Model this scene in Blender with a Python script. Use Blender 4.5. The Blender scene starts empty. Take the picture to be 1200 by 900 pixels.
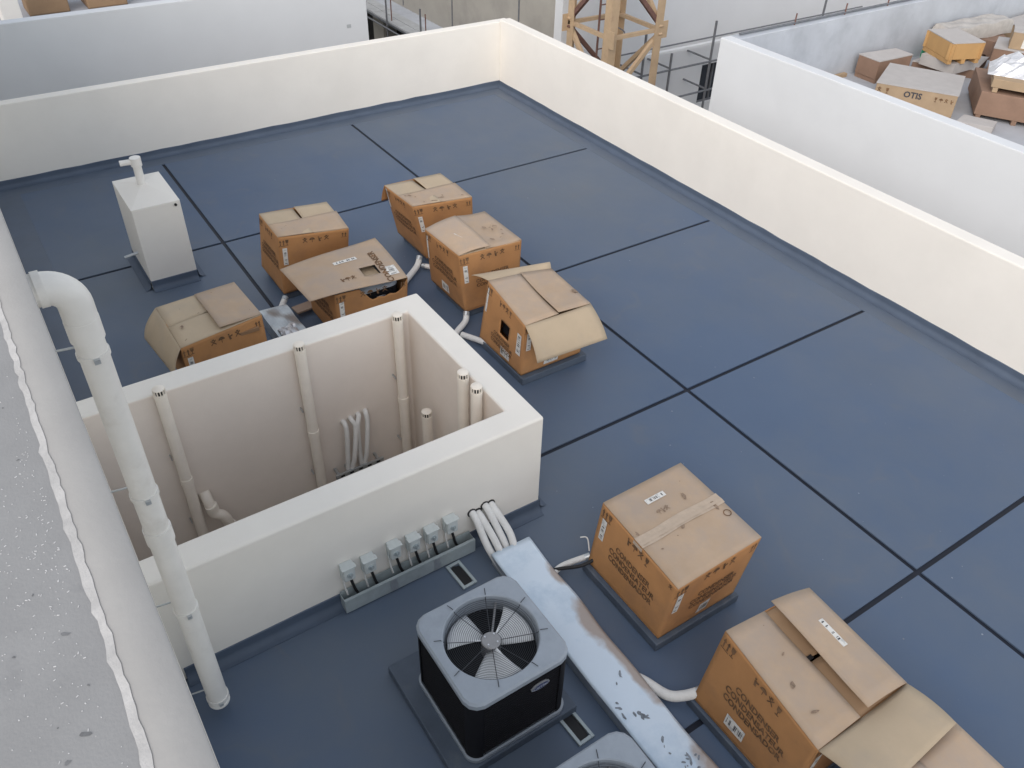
import bpy, math, random
from mathutils import Matrix, Vector
random.seed(7)
PI = math.pi
SC = bpy.context.scene
COL = SC.collection

# ------------------------------------------------------------------ camera
cam_d = bpy.data.cameras.new('camera'); cam = bpy.data.objects.new('camera', cam_d); COL.objects.link(cam)
cam_d.sensor_width = 36.0; cam_d.lens = 29.43; cam_d.clip_start = 0.05; cam_d.clip_end = 1500
CAM_R = Matrix.Rotation(0.96902826, 3, 'Z') @ Matrix.Rotation(0.89033382, 3, 'X') @ Matrix.Rotation(0.03117111, 3, 'Z')
cam.matrix_world = Matrix.Translation((0, 0, 4.8)) @ CAM_R.to_4x4()
SC.camera = cam

# ------------------------------------------------------------------ light
SUN_EL, SUN_ROT = math.radians(35), math.radians(142)      # low soft sun from beyond the taller building
world = bpy.data.worlds.new('World'); SC.world = world; world.use_nodes = True
wn = world.node_tree; bg = wn.nodes['Background']
sky = wn.nodes.new('ShaderNodeTexSky'); sky.sky_type = 'NISHITA'; sky.sun_disc = False
sky.sun_elevation = SUN_EL; sky.sun_rotation = SUN_ROT; sky.air_density = 1.4; sky.dust_density = 1.0; sky.ozone_density = 1.0
hz = wn.nodes.new('ShaderNodeHueSaturation'); hz.inputs['Saturation'].default_value = 0.30      # thin overcast: greyer than a clear sky
wn.links.new(sky.outputs['Color'], hz.inputs['Color']); wn.links.new(hz.outputs['Color'], bg.inputs['Color']); bg.inputs['Strength'].default_value = 0.138
sun_d = bpy.data.lights.new('sun', 'SUN'); sun_d.energy = 0.86; sun_d.angle = math.radians(45); sun_d.color = (1.0, 0.85, 0.70)
sun = bpy.data.objects.new('sun', sun_d); COL.objects.link(sun)
sdir = Vector((math.sin(SUN_ROT) * math.cos(SUN_EL), math.cos(SUN_ROT) * math.cos(SUN_EL), math.sin(SUN_EL)))
sun.rotation_euler = sdir.to_track_quat('Z', 'Y').to_euler(); sun.location = sdir * 30
SC.view_settings.view_transform = 'Standard'; SC.view_settings.look = 'None'; SC.view_settings.gamma = 1
SC.view_settings.use_curve_mapping = False
SC.view_settings.exposure = 0.78
SC.render.engine = 'CYCLES'

# ------------------------------------------------------------------ materials
def mat(name, col, rough=0.7, var=0.08, scale=6.0, bump=0.0, bscale=60.0, metal=0.0, col2=None, mscale=2.0, lo=0.5, hi=0.7, spec=0.5, rnd=0.0, detail=6.0):
    m = bpy.data.materials.new(name); m.use_nodes = True
    nt = m.node_tree; b = nt.nodes['Principled BSDF']; L = nt.links.new
    tc = nt.nodes.new('ShaderNodeTexCoord')
    n = nt.nodes.new('ShaderNodeTexNoise'); n.inputs['Scale'].default_value = scale; n.inputs['Detail'].default_value = detail
    n.inputs['Roughness'].default_value = 0.6
    L(tc.outputs['Object'], n.inputs['Vector'])
    r = nt.nodes.new('ShaderNodeValToRGB')
    r.color_ramp.elements[0].position = 0.3; r.color_ramp.elements[1].position = 0.7
    r.color_ramp.elements[0].color = [max(0, c * (1 - var)) for c in col] + [1]
    r.color_ramp.elements[1].color = [min(1, c * (1 + var)) for c in col] + [1]
    L(n.outputs['Fac'], r.inputs['Fac']); out = r.outputs['Color']
    if col2:
        n2 = nt.nodes.new('ShaderNodeTexNoise'); n2.inputs['Scale'].default_value = mscale; n2.inputs['Detail'].default_value = 8
        n2.inputs['Roughness'].default_value = 0.65
        L(tc.outputs['Object'], n2.inputs['Vector'])
        mr = nt.nodes.new('ShaderNodeMapRange'); mr.inputs['From Min'].default_value = lo; mr.inputs['From Max'].default_value = hi
        L(n2.outputs['Fac'], mr.inputs['Value'])
        mx = nt.nodes.new('ShaderNodeMix'); mx.data_type = 'RGBA'
        L(mr.outputs['Result'], mx.inputs['Factor']); L(out, mx.inputs['A']); mx.inputs['B'].default_value = list(col2) + [1]
        out = mx.outputs['Result']
    if rnd:
        oi = nt.nodes.new('ShaderNodeObjectInfo'); hs = nt.nodes.new('ShaderNodeHueSaturation')
        ma = nt.nodes.new('ShaderNodeMath'); ma.operation = 'MULTIPLY_ADD'; ma.inputs[1].default_value = 2 * rnd; ma.inputs[2].default_value = 1 - rnd
        L(oi.outputs['Random'], ma.inputs[0]); L(ma.outputs[0], hs.inputs['Value']); L(out, hs.inputs['Color']); out = hs.outputs['Color']
    L(out, b.inputs['Base Color'])
    b.inputs['Roughness'].default_value = rough; b.inputs['Metallic'].default_value = metal
    b.inputs['Specular IOR Level'].default_value = spec
    if bump:
        n3 = nt.nodes.new('ShaderNodeTexNoise'); n3.inputs['Scale'].default_value = bscale; n3.inputs['Detail'].default_value = 5
        L(tc.outputs['Object'], n3.inputs['Vector'])
        bp = nt.nodes.new('ShaderNodeBump'); bp.inputs['Strength'].default_value = bump; bp.inputs['Distance'].default_value = 0.01
        L(n3.outputs['Fac'], bp.inputs['Height']); L(bp.outputs['Normal'], b.inputs['Normal'])
    return m
M = {}
M['membrane'] = mat('membrane', (0.070, 0.112, 0.192), 0.50, 0.03, 0.9, 0.05, 220, spec=0.65, col2=(0.106, 0.136, 0.182), mscale=0.28, lo=0.40, hi=0.66)
M['border'] = mat('border', (0.080, 0.110, 0.162), 0.48, 0.10, 2.0, 0.25, 7, spec=0.8, col2=(0.090, 0.112, 0.15), mscale=1.2, lo=0.48, hi=0.75)
M['upstand'] = mat('upstand', (0.078, 0.106, 0.156), 0.62, 0.12, 3.0, 0.2, 9)
M['joint'] = mat('joint', (0.006, 0.009, 0.020), 0.6, 0.15, 8)
M['pad'] = mat('pad', (0.080, 0.104, 0.145), 0.65, 0.15, 5, 0.15, 90, col2=(0.13, 0.15, 0.17), mscale=4, lo=0.55, hi=0.8)
M['plaster'] = mat('plaster', (0.83, 0.80, 0.75), 0.85, 0.03, 1.6, 0.06, 140, col2=(0.78, 0.75, 0.70), mscale=0.9, lo=0.55, hi=0.85)
M['plaster_cool'] = mat('plaster_cool', (0.67, 0.69, 0.72), 0.85, 0.03, 0.8, 0.05, 90, col2=(0.61, 0.63, 0.66), mscale=0.5, lo=0.55, hi=0.85)
M['plaster_in'] = mat('plaster_in', (0.82, 0.745, 0.68), 0.9, 0.04, 1.6, 0.06, 90, col2=(0.76, 0.68, 0.615), mscale=1.1, lo=0.5, hi=0.8)
M['edge'] = mat('edge', (0.36, 0.355, 0.35), 0.9, 0.05, 3.0, 0.12, 60, col2=(0.33, 0.325, 0.32), mscale=2.2, lo=0.5, hi=0.8)
M['lip'] = mat('lip', (0.44, 0.44, 0.445), 0.9, 0.08, 30, 0.2, 160, col2=(0.36, 0.36, 0.365), mscale=9, lo=0.42, hi=0.62)
M['slab'] = mat('slab', (0.285, 0.287, 0.292), 0.9, 0.07, 5, 0.12, 140, col2=(0.24, 0.243, 0.25), mscale=7, lo=0.58, hi=0.74)
M['chip'] = mat('chip', (0.62, 0.62, 0.63), 0.7, 0.05)
M['smudge'] = mat('smudge', (0.17, 0.174, 0.182), 0.9, 0.25, 40)
M['concrete'] = mat('concrete', (0.36, 0.345, 0.315), 0.9, 0.10, 1.2, 0.2, 40, col2=(0.28, 0.27, 0.25), mscale=0.9, lo=0.5, hi=0.75)
M['concrete_cool'] = mat('concrete_cool', (0.46, 0.49, 0.54), 0.9, 0.10, 2.0, 0.2, 30, col2=(0.36, 0.385, 0.43), mscale=1.6, lo=0.5, hi=0.75)
M['pvc'] = mat('pvc', (0.78, 0.765, 0.735), 0.45, 0.05, 6, 0.03, 40, col2=(0.62, 0.59, 0.55), mscale=5, lo=0.55, hi=0.85)
M['pvc_cream'] = mat('pvc_cream', (0.84, 0.78, 0.70), 0.42, 0.04, 8)
M['dark'] = mat('dark', (0.012, 0.012, 0.014), 0.6, 0.1)
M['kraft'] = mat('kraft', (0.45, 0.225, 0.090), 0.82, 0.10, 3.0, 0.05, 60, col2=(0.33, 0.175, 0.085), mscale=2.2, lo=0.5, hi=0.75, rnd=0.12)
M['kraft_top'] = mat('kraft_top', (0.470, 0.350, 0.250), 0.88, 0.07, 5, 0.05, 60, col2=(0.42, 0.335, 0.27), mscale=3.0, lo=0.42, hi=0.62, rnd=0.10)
M['kraft_pale'] = mat('kraft_pale', (0.50, 0.40, 0.285), 0.88, 0.05, 4, 0.04, 60, col2=(0.44, 0.365, 0.28), mscale=3, lo=0.5, hi=0.75, rnd=0.05)
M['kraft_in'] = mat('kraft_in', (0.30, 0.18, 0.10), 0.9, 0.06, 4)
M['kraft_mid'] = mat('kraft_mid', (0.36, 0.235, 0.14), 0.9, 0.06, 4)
M['tape'] = mat('tape', (0.50, 0.40, 0.31), 0.5, 0.08, 14)
M['ink'] = mat('ink', (0.135, 0.075, 0.038), 0.8, 0.45, 30, col2=(0.26, 0.14, 0.065), mscale=22, lo=0.5, hi=0.68)
M['scuff'] = mat('scuff', (0.27, 0.195, 0.14), 0.9, 0.4, 50)
M['sticker'] = mat('sticker', (0.72, 0.71, 0.68), 0.6, 0.03, 30, col2=(0.52, 0.52, 0.51), mscale=28, lo=0.52, hi=0.58)
M['print'] = mat('print', (0.06, 0.06, 0.07), 0.8, 0.1)
M['lagging'] = mat('lagging', (0.76, 0.76, 0.75), 0.75, 0.06, 14, 0.3, 60)
M['unit_grey'] = mat('unit_grey', (0.32, 0.36, 0.415), 0.5, 0.05, 10, 0.05, 120, col2=(0.27, 0.305, 0.355), mscale=6, lo=0.5, hi=0.75)
M['unit_black'] = mat('unit_black', (0.008, 0.008, 0.011), 0.7, 0.15, 20, spec=0.25)
M['wire'] = mat('wire', (0.055, 0.06, 0.07), 0.4, 0.1, metal=0.3)
M['blade'] = mat('blade', (0.76, 0.78, 0.80), 0.4, 0.04, 8)
M['motor'] = mat('motor', (0.30, 0.30, 0.31), 0.45, 0.1, metal=0.3)
M['badge'] = mat('badge', (0.05, 0.07, 0.20), 0.3, 0.05)
M['chrome'] = mat('chrome', (0.72, 0.74, 0.78), 0.3, 0.05, metal=0.6)
M['sheet'] = mat('sheet', (0.70, 0.81, 0.93), 0.42, 0.03, 3, 0.04, 12, col2=(0.55, 0.68, 0.82), mscale=3.1, lo=0.5, hi=0.7, metal=0.1)
M['galv'] = mat('galv', (0.50, 0.53, 0.55), 0.38, 0.12, 12, 0.25, 18, metal=0.65)
M['tray'] = mat('tray', (0.44, 0.50, 0.52), 0.5, 0.10, 12, metal=0.3)
M['switch'] = mat('switch', (0.60, 0.645, 0.645), 0.5, 0.05, 20)
M['crane'] = mat('crane', (0.47, 0.345, 0.225), 0.6, 0.10, 6, col2=(0.33, 0.225, 0.15), mscale=3, lo=0.58, hi=0.75)
M['rust'] = mat('rust', (0.16, 0.085, 0.07), 0.8, 0.2, 10)
M['tube'] = mat('tube', (0.17, 0.18, 0.20), 0.5, 0.15, 10, metal=0.3)
M['plank'] = mat('plank', (0.42, 0.44, 0.46), 0.8, 0.12, 5)
M['ply'] = mat('ply', (0.37, 0.27, 0.175), 0.85, 0.10, 4, rnd=0.08)
M['ply_red'] = mat('ply_red', (0.25, 0.16, 0.115), 0.85, 0.12, 4, rnd=0.10)
M['ply_orange'] = mat('ply_orange', (0.50, 0.30, 0.125), 0.75, 0.08, 4)
M['ply_grey'] = mat('ply_grey', (0.45, 0.43, 0.42), 0.9, 0.06, 5, rnd=0.05)
M['wrap'] = mat('wrap', (0.44, 0.415, 0.39), 0.35, 0.15, 9, 0.6, 16)
M['foil'] = mat('foil', (0.66, 0.67, 0.70), 0.3, 0.15, 14, 0.8, 20, metal=0.4)
M['green'] = mat('green', (0.05, 0.36, 0.20), 0.6, 0.1)
M['glass'] = mat('glass', (0.03, 0.035, 0.045), 0.12, 0.1)
M['ground'] = mat('ground', (0.33, 0.29, 0.24), 0.95, 0.12, 0.3)
M['far_roof'] = mat('far_roof', (0.40, 0.42, 0.46), 0.9, 0.10, 1.5, 0.1, 20)

for k_ in ('membrane', 'border'):
    nt = M[k_].node_tree; b_ = nt.nodes['Principled BSDF']; tc_ = nt.nodes.new('ShaderNodeTexCoord'); n_ = nt.nodes.new('ShaderNodeTexNoise'); n_.inputs['Scale'].default_value = 1.3; n_.inputs['Detail'].default_value = 7
    nt.links.new(tc_.outputs['Object'], n_.inputs['Vector']); r_ = nt.nodes.new('ShaderNodeMapRange'); r_.inputs['From Min'].default_value = .3; r_.inputs['From Max'].default_value = .7; r_.inputs['To Min'].default_value = .46; r_.inputs['To Max'].default_value = .58
    nt.links.new(n_.outputs['Fac'], r_.inputs['Value']); nt.links.new(r_.outputs['Result'], b_.inputs['Roughness'])
def tide_marks(m_, col, fac):
    nt = m_.node_tree; L = nt.links.new; b = nt.nodes['Principled BSDF']; src = b.inputs['Base Color'].links[0].from_socket
    tc = nt.nodes.new('ShaderNodeTexCoord'); n = nt.nodes.new('ShaderNodeTexNoise'); n.inputs['Scale'].default_value = .75; n.inputs['Detail'].default_value = 4; n.inputs['Roughness'].default_value = .45
    L(tc.outputs['Object'], n.inputs['Vector']); r = nt.nodes.new('ShaderNodeValToRGB'); e = r.color_ramp.elements
    e[0].position = .54; e[0].color = (0, 0, 0, 1); e[1].position = .562; e[1].color = (1, 1, 1, 1); x = e.new(.575); x.color = (.35, .35, .35, 1); x = e.new(.66); x.color = (.1, .1, .1, 1); x = e.new(.75); x.color = (0, 0, 0, 1)
    L(n.outputs['Fac'], r.inputs['Fac']); n2 = nt.nodes.new('ShaderNodeTexNoise'); n2.inputs['Scale'].default_value = 3.1; n2.inputs['Detail'].default_value = 6; L(tc.outputs['Object'], n2.inputs['Vector'])
    mr = nt.nodes.new('ShaderNodeMapRange'); mr.inputs['From Min'].default_value = .42; mr.inputs['From Max'].default_value = .62; mr.inputs['To Max'].default_value = fac; L(n2.outputs['Fac'], mr.inputs['Value'])
    mu = nt.nodes.new('ShaderNodeMath'); mu.operation = 'MULTIPLY'; L(r.outputs['Color'], mu.inputs[0]); L(mr.outputs['Result'], mu.inputs[1])
    mx = nt.nodes.new('ShaderNodeMix'); mx.data_type = 'RGBA'; L(mu.outputs[0], mx.inputs['Factor']); L(src, mx.inputs['A']); mx.inputs['B'].default_value = (*col, 1); L(mx.outputs['Result'], b.inputs['Base Color'])
tide_marks(M['membrane'], (.125, .142, .172), .40); tide_marks(M['pad'], (.17, .18, .20), .5)
# ------------------------------------------------------------------ helpers
class MB:
    def __init__(s): s.v = []; s.f = []
    def add(s, vs, fs):
        o = len(s.v); s.v += [tuple(v) for v in vs]; s.f += [tuple(i + o for i in f) for f in fs]; return s
    def box(s, x0, x1, y0, y1, z0, z1, rz=0, c=None):
        vs = [(x, y, z) for z in (z0, z1) for x, y in ((x0, y0), (x1, y0), (x1, y1), (x0, y1))]
        if rz:
            cx, cy = c or ((x0 + x1) / 2, (y0 + y1) / 2); ca, sa = math.cos(rz), math.sin(rz)
            vs = [(cx + (x - cx) * ca - (y - cy) * sa, cy + (x - cx) * sa + (y - cy) * ca, z) for x, y, z in vs]
        return s.add(vs, [(3, 2, 1, 0), (4, 5, 6, 7), (0, 1, 5, 4), (1, 2, 6, 5), (2, 3, 7, 6), (3, 0, 4, 7)])
    def hexa(s, b4, t4):
        return s.add(list(b4) + list(t4), [(3, 2, 1, 0), (4, 5, 6, 7), (0, 1, 5, 4), (1, 2, 6, 5), (2, 3, 7, 6), (3, 0, 4, 7)])
    def tube(s, pts, r, n=12, cap=True, radii=None):
        pts = [Vector(p) for p in pts]; rings = []
        up = Vector((0, 0, 1)); prev = None
        for i, p in enumerate(pts):
            t = (pts[min(i + 1, len(pts) - 1)] - pts[max(i - 1, 0)]).normalized()
            if prev is None:
                a = up.cross(t)
                if a.length < 1e-3: a = Vector((1, 0, 0)).cross(t)
                a.normalize()
            else:
                a = (prev - t * prev.dot(t)).normalized()
            prev = a; b = t.cross(a); rr = radii[i] if radii else r
            rings.append([p + (a * math.cos(2 * PI * k / n) + b * math.sin(2 * PI * k / n)) * rr for k in range(n)])
        vs = [v for ring in rings for v in ring]; fs = []
        for i in range(len(pts) - 1):
            for k in range(n):
                fs.append((i * n + k, i * n + (k + 1) % n, (i + 1) * n + (k + 1) % n, (i + 1) * n + k))
        if cap: fs += [tuple(range(n - 1, -1, -1)), tuple(range((len(pts) - 1) * n, len(pts) * n))]
        return s.add(vs, fs)
    def bar(s, a, b, w, h=None):
        a, b = Vector(a), Vector(b); t = (b - a).normalized(); u = Vector((0, 0, 1)).cross(t)
        if u.length < 1e-3: u = Vector((1, 0, 0))
        u.normalize(); v = t.cross(u); h = h or w
        q = lambda p: [p - u * w / 2 - v * h / 2, p + u * w / 2 - v * h / 2, p + u * w / 2 + v * h / 2, p - u * w / 2 + v * h / 2]
        return s.hexa(q(a), q(b))
    def lathe(s, prof, c, n=24):
        vs = [(c[0] + r * math.cos(2 * PI * k / n), c[1] + r * math.sin(2 * PI * k / n), c[2] + z) for r, z in prof for k in range(n)]
        fs = [(i * n + k, i * n + (k + 1) % n, (i + 1) * n + (k + 1) % n, (i + 1) * n + k) for i in range(len(prof) - 1) for k in range(n)]
        return s.add(vs, fs)
    def grid(s, fn, nu, nv, hole=None):
        vs = [fn(i / nu, j / nv) for j in range(nv + 1) for i in range(nu + 1)]
        fs = [(j * (nu + 1) + i, j * (nu + 1) + i + 1, (j + 1) * (nu + 1) + i + 1, (j + 1) * (nu + 1) + i) for j in range(nv) for i in range(nu)
              if not (hole and hole((i + .5) / nu, (j + .5) / nv))]
        return s.add(vs, fs)
    def build(s, name, m, parent=None, bevel=0, smooth=None, solid=0, soff=-1, seg=2):
        me = bpy.data.meshes.new(name)
        inv = Vector(parent.location) if parent and parent.parent is None else Vector((0, 0, 0))
        if parent and parent.parent: inv = Vector(parent.parent.location)
        me.from_pydata([tuple(Vector(v) - inv) for v in s.v], [], s.f); me.update()
        ms = M[m] if isinstance(m, str) else m
        me.materials.append(ms)
        o = bpy.data.objects.new(name, me); COL.objects.link(o); o.parent = parent
        if smooth is not None:
            me.shade_smooth(); me.set_sharp_from_angle(angle=math.radians(smooth))
        if solid:
            d = o.modifiers.new('thickness', 'SOLIDIFY'); d.thickness = solid; d.offset = soff
        if bevel:
            d = o.modifiers.new('bevel', 'BEVEL'); d.width = bevel; d.segments = seg; d.limit_method = 'ANGLE'; d.angle_limit = math.radians(40)
        return o
def tag(o, label=None, cat=None, group=None, kind=None):
    if label: o['label'] = label
    if cat: o['category'] = cat
    if group: o['group'] = group
    if kind: o['kind'] = kind
    return o
def thing(name, loc, label, cat, group=None):
    o = bpy.data.objects.new(name, None); COL.objects.link(o); o.location = loc; o.empty_display_size = 0.1
    return tag(o, label, cat, group)
def copy_tree(o, parent=None):
    c = o.copy(); COL.objects.link(c); c.parent = parent
    for ch in list(o.children): copy_tree(ch, c)
    return c
def bezier(pts, n=8):
    P_ = [Vector(p) for p in pts]; out = []
    for i in range(len(P_) - 1):
        a, b = P_[i], P_[i + 1]; pa = P_[max(i - 1, 0)]; nb = P_[min(i + 2, len(P_) - 1)]
        for k in range(n):
            t = k / n; m0 = (b - pa) / 2; m1 = (nb - a) / 2
            out.append((2 * t**3 - 3 * t**2 + 1) * a + (t**3 - 2 * t**2 + t) * m0 + (-2 * t**3 + 3 * t**2) * b + (t**3 - t**2) * m1)
    return out + [P_[-1]]

# ------------------------------------------------------------------ ground and roof floor
tag(MB().grid(lambda u, v: (-260 + 520 * u, -260 + 520 * v, -10), 2, 2).build('ground', 'ground'), kind='structure')

XB, YR = -11.41, 7.40                       # inner faces of the back and right parapets
SX0, SX1, SX2, SX3 = -5.38, -5.17, -3.715, -3.505   # shaft walls in x
SY1, SY2 = 2.49, 2.69
roof = MB()
for r in ((XB - .1, SX0 + .1, -.3, YR + .1), (SX0 + .1, 4, SY1 + .1, YR + .1), (SX3 - .1, 4, -.3, SY1 + .1)):
    roof.box(r[0], r[1], r[2], r[3], -.30, -.012)
ro = roof.build('roof_floor', 'joint'); tag(ro, kind='structure')
J = 0.020
XE, YE = XB + .27, YR - .26                 # where the joints stop
Xs = [XE, -8.73, -6.27, -3.98, -1.54]
Ys = [.25, 1.97, 4.67, YE]
def panel(*rects):
    m = MB()
    for x0, x1, y0, y1 in rects:
        nx, ny = max(1, int((x1 - x0) / .8)), max(1, int((y1 - y0) / .8))
        m.box(x0, x1, y0, y1, -.012 + .0005, 0)
    return m.build('membrane_panel', 'membrane', ro)
panel((XE, Xs[1] - J, Ys[0], Ys[1] - J)); panel((XE, Xs[1] - J, Ys[1] + J, Ys[2] - J)); panel((XE, Xs[1] - J, Ys[2] + J, YE))
panel((Xs[1] + J, SX0 + .02, Ys[0], Ys[1] - J))
panel((Xs[1] + J, SX0 + .02, Ys[1] + J, Ys[2] - J), (SX0 + .02, Xs[3] - J, SY2 - .02, Ys[2] - J))
for a, b in ((1, 2), (2, 3), (3, 4)): panel((Xs[a] + J, Xs[b] - J, Ys[2] + J, YE))
panel((Xs[3] + J, Xs[4] - J, SY2 - .02, Ys[2] - J), (SX3 - .02, Xs[4] - J, -.03, SY2 - .02))
panel((Xs[4] + J, 4, Ys[2] + J, YE)); panel((Xs[4] + J, 4, -.03, Ys[2] - J))
def border(x0, x1, y0, y1): MB().box(x0, x1, y0, y1, -.0118, .0025).build('border_strip', 'border', ro, bevel=.002, seg=1)
border(XB - .02, XE, -.03, YR + .02); border(XE + .0005, 4, YE, YR + .02); border(XE + .0005, SX0 + .02, -.03, Ys[0] - .0005)
def upstand(parent, a, b, nrm, h=.10, t=.008, cove=.055):
    """coved membrane turned up a wall: runs from a to b at the wall's foot, nrm points away from the wall"""
    a, b, nrm = Vector(a), Vector(b), Vector(nrm)
    prof = [(0, h), (t, h - .004), (t + .002, cove)]
    for k in range(1, 6):
        th = k / 5 * PI / 2; prof.append((t + cove * (1 - math.cos(th)), .005 + cove * (1 - math.sin(th))))
    prof += [(t + cove + .012, .0045), (t + cove + .012, .001)]
    n = max(1, int((b - a).length / .25)); m = MB(); k = len(prof)
    for i in range(n + 1):
        p = a.lerp(b, i / n); j = random.uniform(-.006, .006) if 0 < i < n else 0
        for d, z in prof:
            q = p + nrm * d; m.v.append((q.x, q.y, z + (j if z > h * .8 else 0)))
    for i in range(n):
        for c in range(k - 1): m.f.append((i * k + c, i * k + c + 1, (i + 1) * k + c + 1, (i + 1) * k + c))
    return m.build('upstand', 'upstand', parent, smooth=40)

sp = MB(); rs = random.Random(17)
for k in range(160):
    x, y, r = rs.uniform(-10.8, -.4), rs.uniform(2.9, 7.1), rs.choice((.002, .003, .003, .005, .008))
    sp.add([(x + r * rs.uniform(.5, 1.2) * math.cos(a), y + r * rs.uniform(.5, 1.2) * math.sin(a), .0016) for a in [q * PI / 3 for q in range(6)]], [tuple(range(6))])
tag(sp.build('dust_specks', mat('speck', (.24, .27, .32), .9, .4, 3), ro), kind='stuff')

# ------------------------------------------------------------------ parapets, shaft, chimney
def wallthing(name, x0, x1, y0, y1, z0, z1, m, label, cat='wall', bevel=.012, group=None):
    t = thing(name, ((x0 + x1) / 2, (y0 + y1) / 2, z0), label, cat, group)
    MB().box(x0, x1, y0, y1, z0, z1).build('wall', m, t, bevel=bevel)
    return t
pb = wallthing('parapet_wall', XB - .15, XB, -.02, YR + .18, -10, 1.0, 'plaster', 'off-white back parapet behind the small square chimney, edging the blue roof')
upstand(pb, (XB, 0, 0), (XB, YR, 0), (1, 0, 0), .10)
pr = wallthing('parapet_wall', XB, 4.2, YR, YR + .18, -10, 1.035, 'plaster', 'long cream parapet along the open blue floor, facing the concrete-splashed wall top')
upstand(pr, (XB, YR, 0), (4.1, YR, 0), (0, -1, 0), .10)

sh = thing('shaft_enclosure', ((SX0 + SX3) / 2, SY2 / 2, 0), 'open-topped white service shaft with vent pipes standing inside', 'shaft')
def shaft_wall():
    m = MB(); zt, zb = .94, -2.4
    o = [(SX3, -.03), (SX3, SY2), (SX0, SY2), (SX0, -.03)]; i = [(SX2, -.03), (SX2, SY1), (SX1, SY1), (SX1, -.03)]
    vs = [(x, y, zt) for x, y in o] + [(x, y, zt) for x, y in i] + [(x, y, -.3) for x, y in o] + [(x, y, zb) for x, y in i]
    fs = [(0, 1, 5, 4), (1, 2, 6, 5), (2, 3, 7, 6), (0, 8, 9, 1), (1, 9, 10, 2), (2, 10, 11, 3), (4, 5, 13, 12), (5, 6, 14, 13), (6, 7, 15, 14), (0, 4, 12, 8), (3, 11, 15, 7)]
    return m.add(vs, fs)
so = shaft_wall().build('wall', 'plaster', sh, bevel=.018, seg=3)
so.data.materials.append(M['plaster_in'])
for p_ in so.data.polygons:
    if p_.index in (6, 7, 8): p_.material_index = 1
MB().box(SX1 - .1, SX2 + .1, -.0, SY1 + .1, -2.5, -2.4).build('shaft_bottom', 'concrete', sh)
upstand(sh, (SX3, 0, 0), (SX3, SY2, 0), (1, 0, 0), .11); upstand(sh, (SX3, SY2, 0), (SX0, SY2, 0), (0, 1, 0), .11)
upstand(sh, (SX0, SY2, 0), (SX0, 0, 0), (-1, 0, 0), .11)

def chimney():
    x0, x1, y0, y1 = -8.90, -8.14, 1.04, 1.51
    t = thing('chimney', ((x0 + x1) / 2, (y0 + y1) / 2, 0), 'small white square chimney with low pyramid cap and vent pipe', 'chimney')
    MB().box(x0, x1, y0, y1, .0, .90).build('body', 'plaster', t, bevel=.008)
    m = MB(); c = ((x0 + x1) / 2 - .10, (y0 + y1) / 2, .945)
    m.add([(x0, y0, .9005), (x1, y0, .9005), (x1, y1, .9005), (x0, y1, .9005), c], [(0, 1, 4), (1, 2, 4), (2, 3, 4), (3, 0, 4)])
    m.build('cap', 'plaster', t)
    v = MB(); v.tube([(c[0], c[1], .93), (c[0], c[1], 1.19)], .042, 16); v.build('vent_pipe', 'pvc', t, smooth=40)
    v = MB(); v.tube([(c[0], c[1], 1.13), (c[0], c[1], 1.215)], .054, 16); v.tube([(c[0], c[1] + .03, 1.175), (c[0] - .02, c[1] - .15, 1.175)], .028, 12)
    v.build('vent_tee', 'pvc', t, smooth=40)
    v = MB(); v.tube([(x1 - .35, y0 + .02, .27), (x1 - .35, y0 - .14, .25)], .016, 8); v.build('spout', 'galv', t, smooth=40)
    v = MB(); v.tube([(x1 - .002, y1 - .05, .865), (x1 + .014, y1 - .05, .865)], .014, 8); v.build('spigot', 'dark', t, smooth=40)
    upstand(t, (x1, y0, 0), (x1, y1, 0), (1, 0, 0), .10); upstand(t, (x0, y0, 0), (x1, y0, 0), (0, -1, 0), .10)
    upstand(t, (x1, y1, 0), (x0, y1, 0), (0, 1, 0), .10)
chimney()

# ------------------------------------------------------------------ taller building at the left
tb = thing('taller_building', (-3, -4, -10), 'taller building edge with white rendered wall and splattered concrete top', 'building')
ZT = 3.40
MB().box(-14.5, 4.2, -9, -.012, -10, ZT - .012).build('wall', 'plaster', tb, bevel=.01)
lip = MB(); N = 700
xs = [-14 + 18 * i / N for i in range(N + 1)]
random.seed(3); ph = 0; inner = []
for i, x in enumerate(xs):
    ph = ph * .90 + random.uniform(-.003, .003)
    inner.append(-.108 + ph * .2 + random.uniform(-.0015, .0015))
for i, x in enumerate(xs): lip.v += [(x, -.006, ZT - .3), (x, -.006, ZT - .004), (x, -.012, ZT), (x, inner[i] + .012, ZT - .001), (x, inner[i], ZT - .0105)]
for i in range(N):
    for c in range(4): lip.f.append((i * 5 + c, (i + 1) * 5 + c, (i + 1) * 5 + c + 1, i * 5 + c + 1))
lip.build('render_edge', 'edge', tb, smooth=50)
rag = MB()
for i, x in enumerate(xs): rag.v += [(x, inner[i] + .014 + random.uniform(-.003, .001), ZT + .0004), (x, inner[i] - .002 - abs(random.gauss(0, .0035)), ZT - .009)]
for i in range(N): rag.f.append((2 * i, 2 * i + 1, 2 * i + 3, 2 * i + 2))
rag.build('plaster_smear', 'lip', tb)
MB().grid(lambda u, v: (-14.5 + 18.7 * u, -9 + 8.91 * v, ZT - .0095), 2, 2).build('concrete_top', 'slab', tb)
ch = MB(); random.seed(11)
for k in range(3600):
    x, y = random.uniform(-3.6, -.6), random.uniform(-.55, -.13)
    if math.sin(5.1 * x + 3 * math.sin(7 * y)) + math.sin(11 * y + 2.3 * x) + random.uniform(-1.2, 1.2) < .2: continue
    a = random.uniform(0, PI); l = random.choice((.0006, .001, .001, .0015, .0025)) ; w = random.uniform(.0004, .0010)
    ch.box(x - l, x + l, y - w, y + w, ZT - .0094, ZT - .0086, rz=a)
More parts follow.
